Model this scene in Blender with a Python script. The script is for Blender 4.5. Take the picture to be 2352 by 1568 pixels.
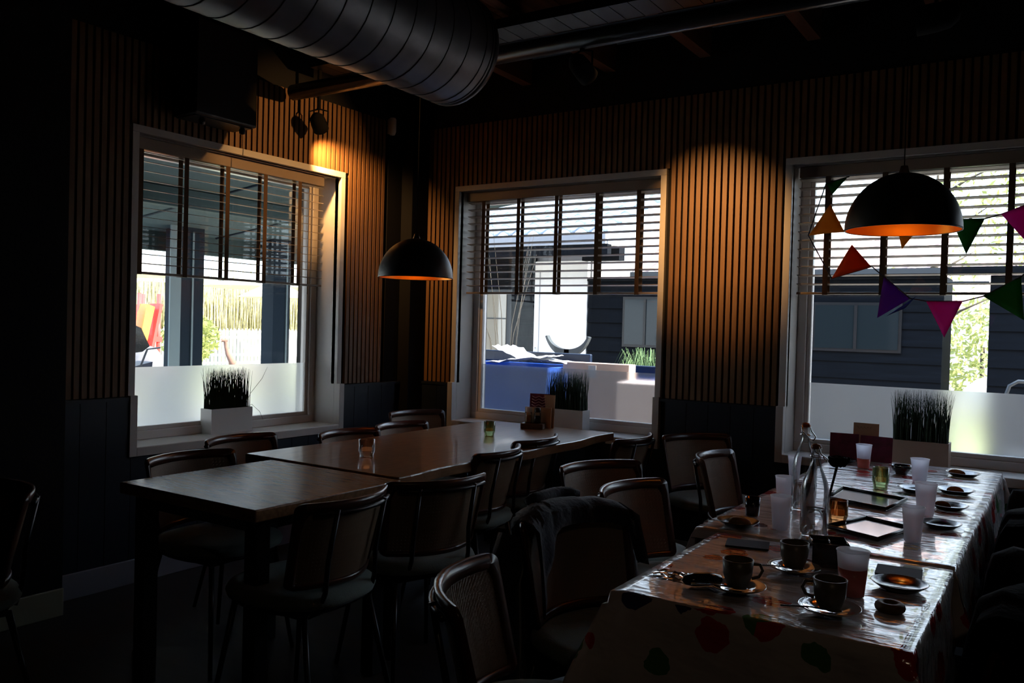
import bpy, math, random
from mathutils import Vector, Matrix, noise
random.seed(7)
PI = math.pi
for o in list(bpy.data.objects): bpy.data.objects.remove(o, do_unlink=True)
scene = bpy.context.scene
COL = scene.collection

# ------------------------------------------------------------ camera, world, sun, exposure
cam = bpy.data.cameras.new('camera'); camo = bpy.data.objects.new('camera', cam); COL.objects.link(camo)
Ff = Vector((-0.54773, 0.83647, -0.01748)); Rr = Vector((0.83604, 0.54801, 0.02692)); Uu = Vector((-0.03210, -0.00013, 0.99948))
M4 = Matrix((Rr, Uu, -Ff)).transposed().to_4x4(); M4.translation = Vector((4.0144, -4.82, 1.3741))
camo.matrix_world = M4
cam.sensor_width = 36; cam.lens = 1947.38 / 2352 * 36; cam.clip_start = 0.02; cam.clip_end = 400
scene.camera = camo
w = bpy.data.worlds.new('sky'); scene.world = w; w.use_nodes = True
wn = w.node_tree.nodes; wl = w.node_tree.links
bg = wn['Background']; bg.inputs[1].default_value = 5.4
tc = wn.new('ShaderNodeTexCoord'); sep = wn.new('ShaderNodeSeparateXYZ'); wl.new(tc.outputs['Generated'], sep.inputs[0])
cr = wn.new('ShaderNodeValToRGB'); wl.new(sep.outputs[2], cr.inputs[0]); wl.new(cr.outputs[0], bg.inputs[0])
cr.color_ramp.elements[0].position = 0.0; cr.color_ramp.elements[0].color = (0.80, 0.89, 1.0, 1)
cr.color_ramp.elements[1].position = 0.9; cr.color_ramp.elements[1].color = (0.42, 0.62, 1.0, 1)
sun = bpy.data.lights.new('sun', 'SUN'); suno = bpy.data.objects.new('sun', sun); COL.objects.link(suno)
sun.energy = 28; sun.angle = math.radians(0.6); sun.color = (1.0, 0.93, 0.82)
suno.rotation_euler = Vector((0.70, 0.035, 0.62)).to_track_quat('Z', 'Y').to_euler()
vs = scene.view_settings
scene.display_settings.display_device = 'sRGB'
vs.view_transform = 'Standard'; vs.look = 'None'; vs.exposure = 0.0; vs.gamma = 1.0; vs.use_curve_mapping = False

# ------------------------------------------------------------ helpers
class MB:
    def __init__(s): s.v = []; s.f = []; s.sm = []
    def add(s, vs_, fs, smooth=False):
        b = len(s.v); s.v += [tuple(q) for q in vs_]; s.f += [tuple(i + b for i in f) for f in fs]; s.sm += [smooth] * len(fs); return s
    def box(s, x0, x1, y0, y1, z0, z1, M=None):
        vv = [Vector((x, y, z)) for z in (z0, z1) for y in (y0, y1) for x in (x0, x1)]
        if M is not None: vv = [M @ q for q in vv]
        return s.add(vv, [(0, 2, 3, 1), (4, 5, 7, 6), (0, 1, 5, 4), (2, 6, 7, 3), (0, 4, 6, 2), (1, 3, 7, 5)])
    def prism(s, poly, z0, z1, M=None, smooth=False):
        n = len(poly); vv = [Vector((x, y, z)) for z in (z0, z1) for x, y in poly]
        if M is not None: vv = [M @ q for q in vv]
        s.add(vv, [tuple(reversed(range(n))), tuple(range(n, 2 * n))])
        b = len(s.v) - 2 * n
        for i in range(n): s.f.append((b + i, b + (i + 1) % n, b + n + (i + 1) % n, b + n + i)); s.sm.append(smooth)
        return s
    def lathe(s, prof, n=24, c=(0, 0, 0), M=None, flute=0, fl=0.0):
        vv = []; m = len(prof)
        for i in range(n):
            a = 2 * PI * i / n
            for r, z in prof:
                rr = r * (1 + (fl * (1 if i % 2 else -1) if flute else 0)) if r > 0.0005 else r
                q = Vector((c[0] + rr * math.cos(a), c[1] + rr * math.sin(a), c[2] + z)); vv.append(M @ q if M is not None else q)
        fs = [(i * m + j, ((i + 1) % n) * m + j, ((i + 1) % n) * m + j + 1, i * m + j + 1) for i in range(n) for j in range(m - 1)]
        return s.add(vv, fs, True)
    def tube(s, pts, r, n=8, closed=False, caps=True):
        pts = [Vector(q) for q in pts]; k = len(pts)
        rs = r if isinstance(r, (list, tuple)) else [r] * k
        ref = None; vv = []
        for i, q in enumerate(pts):
            a = pts[(i - 1) % k] if (closed or i > 0) else pts[i]; b = pts[(i + 1) % k] if (closed or i < k - 1) else pts[i]
            t = (b - a).normalized()
            if ref is None: ref = Vector((0, 0, 1)) if abs(t.z) < .9 else Vector((1, 0, 0))
            u = t.cross(ref).normalized(); ww = u.cross(t).normalized(); ref = ww
            for j in range(n):
                an = 2 * PI * j / n; vv.append(q + (u * math.cos(an) + ww * math.sin(an)) * rs[i])
        fs = []
        for i in range(k if closed else k - 1):
            for j in range(n):
                fs.append((i * n + j, i * n + (j + 1) % n, ((i + 1) % k) * n + (j + 1) % n, ((i + 1) % k) * n + j))
        if caps and not closed: fs += [tuple(reversed(range(n))), tuple(range((k - 1) * n, k * n))]
        return s.add(vv, fs, True)
    def loft(s, rings, closed=True, caps=True, smooth=True):
        n = len(rings[0]); vv = [q for r in rings for q in r]; fs = []
        for i in range(len(rings) - 1):
            for j in range(n if closed else n - 1):
                fs.append((i * n + j, i * n + (j + 1) % n, (i + 1) * n + (j + 1) % n, (i + 1) * n + j))
        if caps: fs += [tuple(reversed(range(n))), tuple(range((len(rings) - 1) * n, len(rings) * n))]
        return s.add(vv, fs, smooth)
    def mesh(s, name):
        me = bpy.data.meshes.new(name); me.from_pydata([tuple(q) for q in s.v], [], s.f)
        me.polygons.foreach_set('use_smooth', s.sm); me.update(); return me
    def build(s, name, m, parent=None, bevel=0, kind=None, label=None, solid=0, sub=0):
        me = s.mesh(name); me.materials.append(m)
        o = bpy.data.objects.new(name, me); COL.objects.link(o)
        if parent: o.parent = parent
        if bevel:
            b = o.modifiers.new('bevel', 'BEVEL'); b.width = bevel; b.segments = 2; b.limit_method = 'ANGLE'
        if solid:
            b = o.modifiers.new('solid', 'SOLIDIFY'); b.thickness = solid; b.offset = 0
        if sub:
            b = o.modifiers.new('sub', 'SUBSURF'); b.levels = sub; b.render_levels = sub
        if kind: o['kind'] = kind
        if label: o['label'] = label
        return o
def inst(name, me, parent, loc=(0, 0, 0), rot=(0, 0, 0)):
    o = bpy.data.objects.new(name, me); COL.objects.link(o); o.parent = parent; o.location = loc; o.rotation_euler = rot; return o
def thing(name, label, cat, loc=(0, 0, 0), rz=0, group=None):
    o = bpy.data.objects.new(name, None); COL.objects.link(o); o.empty_display_size = .05
    o.location = loc; o.rotation_euler = (0, 0, rz); o['label'] = label; o['category'] = cat
    if group: o['group'] = group
    return o
def struct(name):
    o = bpy.data.objects.new(name, None); COL.objects.link(o); o['kind'] = 'structure'; return o
def tag(o, label, cat, group=None):
    o['label'] = label; o['category'] = cat
    if group: o['group'] = group
    return o
def dup(root, loc, rz, label, group=None):
    r = root.copy(); COL.objects.link(r); r.location = loc; r.rotation_euler = (0, 0, rz); r['label'] = label
    if group: r['group'] = group
    for ch in list(root.children):
        c = ch.copy(); COL.objects.link(c); c.parent = r
        for g in list(ch.children):
            d = g.copy(); COL.objects.link(d); d.parent = c
    return r
def T(x, y, z, rz=0, rx=0, ry=0):
    return Matrix.Translation((x, y, z)) @ Matrix.Rotation(rz, 4, 'Z') @ Matrix.Rotation(rx, 4, 'X') @ Matrix.Rotation(ry, 4, 'Y')

# ------------------------------------------------------------ materials
def mat(name, col, rough=.5, metal=0, spec=.5, var=0, vscale=8, stretch=None, bump=0, bscale=40, coat=0, emit=None, es=0, trans=0, ior=1.45, sheen=0):
    m = bpy.data.materials.new(name); m.use_nodes = True; nt = m.node_tree; N = nt.nodes; L = nt.links
    p = N['Principled BSDF']; p.inputs['Base Color'].default_value = (*col, 1); p.inputs['Roughness'].default_value = rough
    p.inputs['Metallic'].default_value = metal; p.inputs['Specular IOR Level'].default_value = spec
    p.inputs['Coat Weight'].default_value = coat; p.inputs['Transmission Weight'].default_value = trans; p.inputs['IOR'].default_value = ior
    p.inputs['Sheen Weight'].default_value = sheen
    if emit: p.inputs['Emission Color'].default_value = (*emit, 1); p.inputs['Emission Strength'].default_value = es
    if var or bump:
        t = N.new('ShaderNodeTexCoord'); mp = N.new('ShaderNodeMapping'); L.new(t.outputs['Object'], mp.inputs[0])
        if stretch: mp.inputs['Scale'].default_value = stretch
    if var:
        n = N.new('ShaderNodeTexNoise'); n.inputs['Scale'].default_value = vscale; n.inputs['Detail'].default_value = 6; L.new(mp.outputs[0], n.inputs[0])
        r = N.new('ShaderNodeValToRGB'); L.new(n.outputs[0], r.inputs[0]); L.new(r.outputs[0], p.inputs['Base Color'])
        r.color_ramp.elements[0].position = .3; r.color_ramp.elements[0].color = (*[c * (1 - var) for c in col], 1)
        r.color_ramp.elements[1].position = .7; r.color_ramp.elements[1].color = (*[min(1, c * (1 + var)) for c in col], 1)
    if bump:
        n2 = N.new('ShaderNodeTexNoise'); n2.inputs['Scale'].default_value = bscale; n2.inputs['Detail'].default_value = 4; L.new(mp.outputs[0], n2.inputs[0])
        b = N.new('ShaderNodeBump'); b.inputs['Strength'].default_value = bump; b.inputs['Distance'].default_value = .01
        L.new(n2.outputs[0], b.inputs['Height']); L.new(b.outputs[0], p.inputs['Normal'])
    return m
oak = mat('oak_slat', (.15, .073, .027), .55, var=.18, vscale=10, stretch=(4, 4, .5))
felt = mat('black_felt', (.008, .008, .009), 1, spec=.1)
navy = mat('navy_board', (.007, .011, .020), .45, var=.15, vscale=5)
blackwall = mat('black_wall_paint', (.010, .010, .012), .8, spec=.2, bump=.1, bscale=60)
trimw = mat('white_trim', (.52, .49, .46), .38, var=.03, vscale=3)
sillw = mat('white_sill', (.60, .58, .55), .28)
framew = mat('window_frame_white', (.62, .58, .55), .3)
tablewood = mat('table_oak', (.25, .132, .064), .29, var=.30, vscale=9, stretch=(6, .9, 6), bump=.05, bscale=30, coat=.35)
tablewood2 = mat('table_oak_side', (.25, .132, .064), .27, var=.28, vscale=9, stretch=(.9, 6, 6), bump=.05, bscale=30)
chairwood = mat('walnut_frame', (.060, .020, .011), .30, var=.25, vscale=12, coat=.15)
cane = mat('cane', (.24, .16, .10), .5)
blackmetal = mat('black_metal', (.010, .010, .011), .35, spec=.5)
seatfab = mat('seat_fabric', (.15, .19, .17), .9, sheen=.2, bump=.2, bscale=200)
whitepot = mat('white_pot', (.62, .60, .58), .3)
tanpot = mat('tan_pot', (.40, .29, .22), .4)
grassm = mat('artificial_grass', (.012, .035, .012), .6, var=.4, vscale=20)
soil = mat('soil', (.02, .015, .01), .9)
gold = mat('gold_inside', (.92, .36, .05), .38, metal=.9)
lampblack = mat('lamp_black', (.008, .008, .009), .42)
bulbm = mat('bulb', (1, .8, .5), .5, emit=(1, .42, .08), es=16)
steel = mat('galvanised_duct', (.11, .115, .13), .42, metal=.7, var=.35, vscale=2.5, bump=.05, bscale=8)
joistm = mat('joist_wood', (.16, .065, .03), .7, var=.3, vscale=6, stretch=(5, .4, 5))
plankm = mat('ceiling_plank', (.09, .042, .022), .9, spec=.05, var=.3, vscale=6, stretch=(1, 6, 1))
floorm = mat('dark_floor', (.020, .015, .012), .5, var=.4, vscale=4, stretch=(1, 5, 1))
chrome = mat('chrome', (.7, .7, .7), .12, metal=1)
ceram = mat('taupe_ceramic', (.16, .135, .10), .35)
silver = mat('shiny_saucer', (.30, .29, .27), .08, coat=1, spec=.8)
blackgl = mat('black_glaze', (.008, .008, .009), .14, spec=.7)
slate = mat('black_slate', (.012, .013, .014), .12, spec=.8)
napkin = mat('dark_napkin', (.018, .024, .036), .8)
bread = mat('bread', (.40, .22, .10), .8, var=.4, vscale=40)
brownd = mat('brown_dough', (.14, .07, .03), .6, var=.3, vscale=30)
navycloth = mat('navy_cloth', (.012, .014, .026), .95, sheen=.3, bump=.4, bscale=60)
blackcloth = mat('black_cloth', (.003, .003, .003), .95, spec=.05, bump=.4, bscale=50)
blindwood = mat('blind_slat', (.26, .21, .17), .45)
headwood = mat('blind_headrail', (.28, .22, .17), .35)
tape = mat('blind_tape', (.10, .055, .025), .9)
paperw = mat('paper', (.42, .42, .44), .8)
purple = mat('menu_purple', (.12, .012, .04), .5, var=.5, vscale=18)
kraft = mat('kraft', (.42, .27, .16), .7)
boxwood = mat('caddy_wood', (.10, .045, .02), .5)
pink = None
wax = mat('tealight_wax_glow', (.75, .6, .5), .5, emit=(1, .35, .12), es=.5)  # slight emission puts a warm glow into the wax, no flame modelled
def glassmat(name, tint=(1, 1, 1), gl=1.0, rough=.02):
    m = bpy.data.materials.new(name); m.use_nodes = True; nt = m.node_tree; N = nt.nodes; L = nt.links; N.remove(N['Principled BSDF'])
    t = N.new('ShaderNodeBsdfTransparent'); t.inputs[0].default_value = (*tint, 1); g = N.new('ShaderNodeBsdfGlossy'); g.inputs['Roughness'].default_value = rough
    f = N.new('ShaderNodeFresnel'); f.inputs[0].default_value = 1.45; mu = N.new('ShaderNodeMath'); mu.operation = 'MULTIPLY'; mu.inputs[1].default_value = gl
    L.new(f.outputs[0], mu.inputs[0]); x = N.new('ShaderNodeMixShader'); L.new(mu.outputs[0], x.inputs[0]); L.new(t.outputs[0], x.inputs[1]); L.new(g.outputs[0], x.inputs[2])
    L.new(x.outputs[0], N['Material Output'].inputs[0]); return m
pane = glassmat('window_glass', (.95, .97, .96), .8)
clear = glassmat('clear_glass', (.96, .97, .97), .9, .04)
clearware = glassmat('bottle_glass', (.97, .975, .98), .7, .08)
greeng = glassmat('green_glass', (.72, .86, .58), .9, .08)
amberg = glassmat('amber_glass', (.92, .66, .40), .9, .08)
def frosted(name, tr=.45, col=(.92, .94, .95), rough=.5, tc_=(.9, .9, .9)):
    m = bpy.data.materials.new(name); m.use_nodes = True; nt = m.node_tree; N = nt.nodes; L = nt.links; N.remove(N['Principled BSDF'])
    r = N.new('ShaderNodeBsdfRefraction'); r.inputs['Roughness'].default_value = rough; r.inputs['IOR'].default_value = 1.12; r.inputs[0].default_value = (*col, 1)
    t = N.new('ShaderNodeBsdfTranslucent'); t.inputs[0].default_value = (*tc_, 1); x = N.new('ShaderNodeMixShader'); x.inputs[0].default_value = tr
    L.new(r.outputs[0], x.inputs[1]); L.new(t.outputs[0], x.inputs[2]); L.new(x.outputs[0], N['Material Output'].inputs[0]); return m
film = frosted('frosted_film', .06, (.70, .71, .72), .26)
film_garden = frosted('frosted_film_garden', .36, (.97, .97, .97), .42)
film_yard = frosted('frosted_film_yard', .12, (.80, .80, .80), .36)
def transluc(name, col, k=.5, rough=.6):
    m = bpy.data.materials.new(name); m.use_nodes = True; nt = m.node_tree; N = nt.nodes; L = nt.links; p = N['Principled BSDF']
    p.inputs['Base Color'].default_value = (*col, 1); p.inputs['Roughness'].default_value = rough
    t = N.new('ShaderNodeBsdfTranslucent'); t.inputs[0].default_value = (*col, 1); x = N.new('ShaderNodeMixShader'); x.inputs[0].default_value = k
    L.new(p.outputs[0], x.inputs[1]); L.new(t.outputs[0], x.inputs[2]); L.new(x.outputs[0], N['Material Output'].inputs[0]); return m
pink = transluc('pink_drink', (.85, .36, .30), .6, .25)
cupm = transluc('frosted_plastic', (.88, .88, .94), .6, .35)
nt_ = cupm.node_tree; x1 = nt_.nodes['Mix Shader'] if 'Mix Shader' in nt_.nodes else [n for n in nt_.nodes if n.type == 'MIX_SHADER'][0]
x2 = nt_.nodes.new('ShaderNodeMixShader'); tp = nt_.nodes.new('ShaderNodeBsdfTransparent'); x2.inputs[0].default_value = .35
nt_.links.new(x1.outputs[0], x2.inputs[1]); nt_.links.new(tp.outputs[0], x2.inputs[2]); nt_.links.new(x2.outputs[0], [n for n in nt_.nodes if n.type == 'OUTPUT_MATERIAL'][0].inputs[0])
# fruit-print vinyl tablecloth
def clothmat():
    m = mat('printed_vinyl', (.66, .60, .585), .16, spec=.8, coat=.6); nt = m.node_tree; N = nt.nodes; L = nt.links; p = N['Principled BSDF']
    t = N.new('ShaderNodeTexCoord'); v = N.new('ShaderNodeTexVoronoi'); v.inputs['Scale'].default_value = 9; L.new(t.outputs['Object'], v.inputs[0])
    n0 = N.new('ShaderNodeTexNoise'); n0.inputs['Scale'].default_value = 25; L.new(t.outputs['Object'], n0.inputs[0])
    ma = N.new('ShaderNodeMath'); ma.operation = 'MULTIPLY_ADD'; ma.inputs[1].default_value = .28; L.new(n0.outputs[0], ma.inputs[0]); L.new(v.outputs['Distance'], ma.inputs[2])
    cr_ = N.new('ShaderNodeValToRGB'); cr_.color_ramp.interpolation = 'CONSTANT'
    cr_.color_ramp.elements[0].color = (1, 1, 1, 1); cr_.color_ramp.elements[1].position = .50; cr_.color_ramp.elements[1].color = (0, 0, 0, 1); L.new(ma.outputs[0], cr_.inputs[0])
    pal = N.new('ShaderNodeValToRGB'); pal.color_ramp.interpolation = 'CONSTANT'; sx = N.new('ShaderNodeSeparateXYZ'); L.new(v.outputs['Color'], sx.inputs[0]); L.new(sx.outputs[0], pal.inputs[0])
    e = pal.color_ramp.elements; e[0].color = (.55, .03, .03, 1); e[1].position = .3; e[1].color = (.10, .26, .08, 1)
    for ps, c in ((.42, (.55, .05, .05, 1)), (.6, (.65, .36, .06, 1)), (.72, (.05, .05, .14, 1)), (.8, (.66, .60, .585, 1))): q = e.new(ps); q.color = c
    mx = N.new('ShaderNodeMix'); mx.data_type = 'RGBA'; L.new(cr_.outputs[0], mx.inputs[0]); mx.inputs[6].default_value = (.66, .60, .585, 1); L.new(pal.outputs[0], mx.inputs[7]); L.new(mx.outputs[2], p.inputs['Base Color'])
    n = N.new('ShaderNodeTexNoise'); n.inputs['Scale'].default_value = 14; n.inputs['Detail'].default_value = 3; mp = N.new('ShaderNodeMapping'); mp.inputs['Scale'].default_value = (.5, 1.6, 1)
    L.new(t.outputs['Object'], mp.inputs[0]); L.new(mp.outputs[0], n.inputs[0]); b = N.new('ShaderNodeBump'); b.inputs['Strength'].default_value = .6; b.inputs['Distance'].default_value = .022
    L.new(n.outputs[0], b.inputs['Height']); L.new(b.outputs[0], p.inputs['Normal']); return m
vinyl = clothmat()
# outside materials
siding = mat('dark_siding', (.0030, .0042, .0066), .8, spec=.1, var=.3, vscale=6, stretch=(.3, 1, 4), bump=.2, bscale=10)
canopym = mat('canopy_grey_green', (.05, .078, .08), .8, spec=.15)
postm = mat('post_blue_grey', (.012, .021, .032), .6, spec=.08)
postl = mat('post_lit_pale', (.16, .22, .24), .6)  # pale copy of the post colour, stands for its lit side
whitep = mat('white_paint', (.80, .80, .80), .6)
fasciam = mat('pale_fascia', (.30, .30, .32), .7)
tilem = mat('blue_grey_tile', (.20, .24, .30), .35, var=.2, vscale=6)
tilepink = mat('pink_clay_tile', (.60, .42, .38), .7, var=.25, vscale=4)
lawnm = mat('lawn', (.34, .36, .17), .9, var=.4, vscale=3)
pavem = mat('paving', (.42, .38, .34), .9, var=.15, vscale=2)
hedgem = mat('hedge_leaves', (.42, .38, .20), .8, var=.4, vscale=12)
leafm = transluc('tree_leaves', (.28, .30, .10), .4)
barkm = mat('bark', (.05, .04, .03), .9)
redm = mat('slide_red', (.60, .05, .04), .35)
orangem = mat('slide_orange', (.75, .25, .03), .35)
canvasm = transluc('parasol_canvas', (.70, .62, .52), .3)
binblue = mat('bin_blue', (.02, .07, .32), .6, spec=.12)
binlid = mat('bin_lid_dark', (.006, .012, .03), .4)
carton = mat('cardboard', (.50, .36, .30), .8)
birdm = mat('bird_pink', (.22, .13, .10), .8)
tuftm = mat('grass_tuft', (.09, .15, .06), .8, var=.4, vscale=10)
greymetal = mat('grey_metal', (.045, .05, .055), .5)
def flagmat(n, c): return transluc(n, c, .45, .8)

# ------------------------------------------------------------ room shell
ZT, ZB, WT, WB = 2.784, 0.965, 2.357, 0.655
W1 = (-2.269, -0.749); W2 = (0.345, 1.951); W3 = (2.663, 5.06)
RX, RY, CH = 6.6, -9.0, 3.17
floor = MB().box(-.4, RX + .3, RY - .3, .4, -.12, 0).build('floor', floorm); floor['kind'] = 'structure'
ceil = struct('ceiling')
MB().box(-.4, RX + .3, RY - .3, .4, CH + .03, CH + .15).build('roof_deck', blackwall, ceil)
pl = MB().box(-.095, .095, RY, 0, 0, .024).mesh('plank'); pl.materials.append(plankm)
x = .1
while x < RX: inst('plank', pl, ceil, (x, 0, CH)); x += .2
jm = MB().box(-.035, .035, RY, -.02, 2.99, CH).mesh('joist'); jm.materials.append(joistm)
for k in range(11): inst('joist', jm, ceil, (.32 + .62 * k, 0, 0))
# wall_left: plane x=0
wl_ = struct('wall_left'); o0, o1 = W1[0] + .02, W1[1] - .02
m = MB(); bk = -.022
m.box(-.4, bk, RY, o0, 0, CH); m.box(-.4, bk, o1, .4, 0, CH); m.box(-.4, bk, o0, o1, 0, WB + .03); m.box(-.4, bk, o0, o1, WT - .02, CH)
m.build('masonry', blackwall, wl_)
MB().box(bk, .2, RY, -2.70, 0, CH).build('pilaster', blackwall, wl_)
def slats(parent, axis, a0, a1, opens, zt=ZT, zb=ZB):
    cache = {}
    def me(z0, z1):
        k = (round(z0, 3), round(z1, 3))
        if k not in cache:
            b = MB(); b.box(-.022, 0, -.0135, .0135, z0, z1) if axis == 'y' else b.box(-.0135, .0135, 0, .022, z0, z1)
            cache[k] = b.mesh('slat'); cache[k].materials.append(oak)
        return cache[k]
    s = a0 + .014
    while s < a1 - .012:
        blk = [o for o in opens if o[0] - .015 < s < o[1] + .015]
        z0 = WT if blk else zb
        if not blk or True:
            inst('slat', me(z0 + (.001 if blk else 0), zt), parent, (0, s, 0) if axis == 'y' else (s, 0, 0))
        s += .04
slats(wl_, 'y', -2.671, -.329, [W1])
# shrink slats next to the casing are hidden by the casing boards
bmesh_ = MB().box(0, .022, -.066, .066, .12, .945).mesh('board'); bmesh_.materials.append(navy)
def boards_left():
    y = -2.665 + .067
    while y < -.19:
        hi = .945
        if W1[0] - .01 < y < W1[1] + .01: hi = WB - .004
        o = inst('board', bmesh_ if hi > .9 else bl2, wl_, (0.003, y, 0)); y += .135
bl2 = MB().box(0, .022, -.066, .066, .12, WB - .004).mesh('board'); bl2.materials.append(navy)
boards_left()
MB().box(0, .03, -2.69, W1[0] - .001, .945, .962).box(0, .03, W1[1] + .001, -.185, .945, .962).build('cap_rail', navy, wl_)
MB().box(bk, 0.003, -2.69, W1[0] + .02, .0, .95).box(bk, .003, W1[1] - .02, 0, 0, .95).box(bk, .003, o0, o1, 0, WB).build('wainscot_back', navy, wl_)
MB().box(bk, -.0005, -.329, 0, .95, CH).build('bare_wall_strip', felt, wl_)
bb = MB().box(0.003, .035, -2.70, -.18, 0, .125).build('baseboard_left', mat('baseboard_grey', (.20, .20, .23), .5), bevel=.004); bb['kind'] = 'structure'
bb = MB().box(.2, .215, RY, -2.70, 0, .125).build('baseboard_pilaster', mat('cream_baseboard', (.42, .38, .26), .4), bevel=.004); bb['kind'] = 'structure'
# wall_back: plane y=0
wb_ = struct('wall_back'); bky = .022
m = MB(); xs = [-.02, W2[0] + .02, W2[1] - .02, W3[0] + .02, W3[1] - .02, RX + .3]
for i in (0, 2, 4): m.box(xs[i], xs[i + 1], bky, .4, 0, CH)
for i in (1, 3): m.box(xs[i], xs[i + 1], bky, .4, 0, WB + .03); m.box(xs[i], xs[i + 1], bky, .4, WT - .02, CH)
m.build('masonry', blackwall, wb_)
slats(wb_, 'x', .099, 5.9, [W2, W3])
b1 = MB().box(-.066, .066, -.022, 0, .12, .945).mesh('board'); b1.materials.append(navy)
b2 = MB().box(-.066, .066, -.022, 0, .12, WB - .004).mesh('board'); b2.materials.append(navy)
x = .17
while x < 6.4:
    blk = W2[0] - .01 < x < W2[1] + .01 or W3[0] - .01 < x < W3[1] + .01
    inst('board', b2 if blk else b1, wb_, (x, -.003, 0)); x += .135
MB().box(.1, W2[0] - .001, -.03, 0, .945, .962).box(W2[1] + .001, W3[0] - .001, -.03, 0, .945, .962).box(W3[1], RX, -.03, 0, .945, .962).build('cap_rail', navy, wb_)
m = MB()
m.box(0, W2[0] + .02, -.003, bky, 0, .95).box(W2[1] - .02, W3[0] + .02, -.003, bky, 0, .95).box(W3[1] - .02, RX, -.003, bky, 0, .95)
m.box(W2[0] + .02, W2[1] - .02, -.003, bky, 0, WB).box(W3[0] + .02, W3[1] - .02, -.003, bky, 0, WB).build('wainscot_back', navy, wb_)
bb = MB().box(.1, RX, -.035, -.003, 0, .125).build('baseboard_back', trimw, bevel=.004); bb['kind'] = 'structure'
o = MB().box(-.02, .099, -.18, -.0005, 0, CH).build('wall_corner', felt, bevel=.004); o['kind'] = 'structure'; o['label'] = 'black boxed column in the room corner'
o = MB().box(RX, RX + .3, RY, .4, 0, CH).build('wall_right', blackwall); o['kind'] = 'structure'
o = MB().box(-.4, RX + .3, RY - .3, RY, 0, CH).build('wall_front', blackwall); o['kind'] = 'structure'

def window(name, a0, a1, axis):
    """a0..a1 outer casing extents; axis 'y' = in wall_left (depth to -x), 'x' = in wall_back (depth to +y)"""
    w_ = struct(name)
    def bx(mb, u0, u1, d0, d1, z0, z1):      # u along the wall, d depth outward (0 = slat face, negative = into the room)
        if axis == 'y': mb.box(-d1, -d0, u0, u1, z0, z1)
        else: mb.box(u0, u1, d0, d1, z0, z1)
        return mb
    c = .038
    m = MB(); bx(m, a0, a1, -.006, .05, WT - c, WT); bx(m, a0, a0 + c, -.006, .05, ZB, WT - c); bx(m, a1 - c, a1, -.006, .05, ZB, WT - c)
    m.build('casing', trimw, w_, bevel=.002)
    m = MB(); bx(m, a0 - .004, a0 + c, -.034, .02, WB, ZB + .004); bx(m, a1 - c, a1 + .004, -.034, .02, WB, ZB + .004); bx(m, a0 + c, a1 - c, -.034, .02, WB, .7)
    m.build('lower_casing', trimw, w_, bevel=.002)
    m = MB(); bx(m, a0 + c - .012, a0 + c, .02, .24, .7, WT - c); bx(m, a1 - c, a1 - c + .012, .02, .24, .7, WT - c); bx(m, a0 + c, a1 - c, .02, .24, WT - c, WT - c + .012)
    m.build('reveal_lining', trimw, w_)
    m = MB(); bx(m, a0 + c - .01, a1 - c + .01, -.03, .24, .67, .702); m.build('window_sill', sillw, w_, bevel=.003)
    u0, u1 = a0 + c, a1 - c
    m = MB(); f = .05
    for (p0, p1, q0, q1) in ((u0, u1, .702, .75), (u0, u1, WT - c - .045, WT - c), (u0, u0 + f, .75, WT - c - .045), (u1 - f, u1, .75, WT - c - .045)): bx(m, p0, p1, .2, .27, q0, q1)
    m.build('window_frame', framew, w_, bevel=.004)
    m = MB(); g = .024
    for (p0, p1, q0, q1) in ((u0 + f, u1 - f, .75, .75 + g), (u0 + f, u1 - f, WT - c - .045 - g, WT - c - .045), (u0 + f, u0 + f + g, .75 + g, WT - c - .045 - g), (u1 - f - g, u1 - f, .75 + g, WT - c - .045 - g)): bx(m, p0, p1, .215, .262, q0, q1)
    m.build('glazing_bead', framew, w_, bevel=.003)
    g0, g1 = u0 + f + g, u1 - f - g
    m = MB(); bx(m, g0 - .005, g1 + .005, .235, .241, .77, WT - c - .06); m.build('glass', pane, w_)
    m = MB(); bx(m, g0, g1, .2285, .2305, .774, 1.098); m.build('frosted_film', {'window_1': film_garden, 'window_2': film, 'window_3': film_yard}[name], w_)
    return w_, g0, g1
window('window_1', W1[0], W1[1], 'y'); window('window_2', W2[0], W2[1], 'x'); window('window_3', W3[0], W3[1], 'x')

def blind(label, axis, u0, u1, tapes, d=.105):
    t = thing('venetian_blind', label, 'blind', ((-d, (u0 + u1) / 2, 1.6) if axis == 'y' else ((u0 + u1) / 2, d, 1.6)), -PI / 2 if axis == 'y' else 0, 'wooden venetian blinds over the windows')
    # local: x along wall, y depth outward
    L_ = (u1 - u0) / 2; z0, z1 = .018, .655; n = 13
    MB().box(-L_, L_, -.03, .03, z1, .717).build('headrail', headwood, t, bevel=.004)
    MB().box(-L_, L_, -.024, .024, 0, .013).build('bottom_rail', headwood, t, bevel=.003)
    sm_ = MB().box(-L_, L_, -.025, .025, -.0015, .0015).mesh('slat'); sm_.materials.append(blindwood)
    for k in range(n): inst('slat', sm_, t, (0, 0, z0 + (k + .8) * (z1 - z0) / n), (math.radians(-7), 0, 0))
    for tt in tapes:
        q = tt - (u0 + u1) / 2
        q = -q if axis == 'y' else q
        m = MB(); m.box(q - .014, q + .014, -.0275, -.0265, .0, z1 + .01); m.box(q - .014, q + .014, .0265, .0275, .0, z1 + .01); m.box(q - .014, q + .014, -.0275, .0275, -.002, 0)
        m.build('ladder_tape', tape, t)
    return t
b_ = blind('wooden venetian blind half lowered over the left wall window', 'y', -2.19, -.86, [-2.165, -1.89, -1.615, -1.34, -1.065])
MB().tube([(-.60, -.04, .64), (-.605, -.045, .2), (-.6, -.04, -.05)], .002, 5).build('pull_cord', tape, b_)
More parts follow.
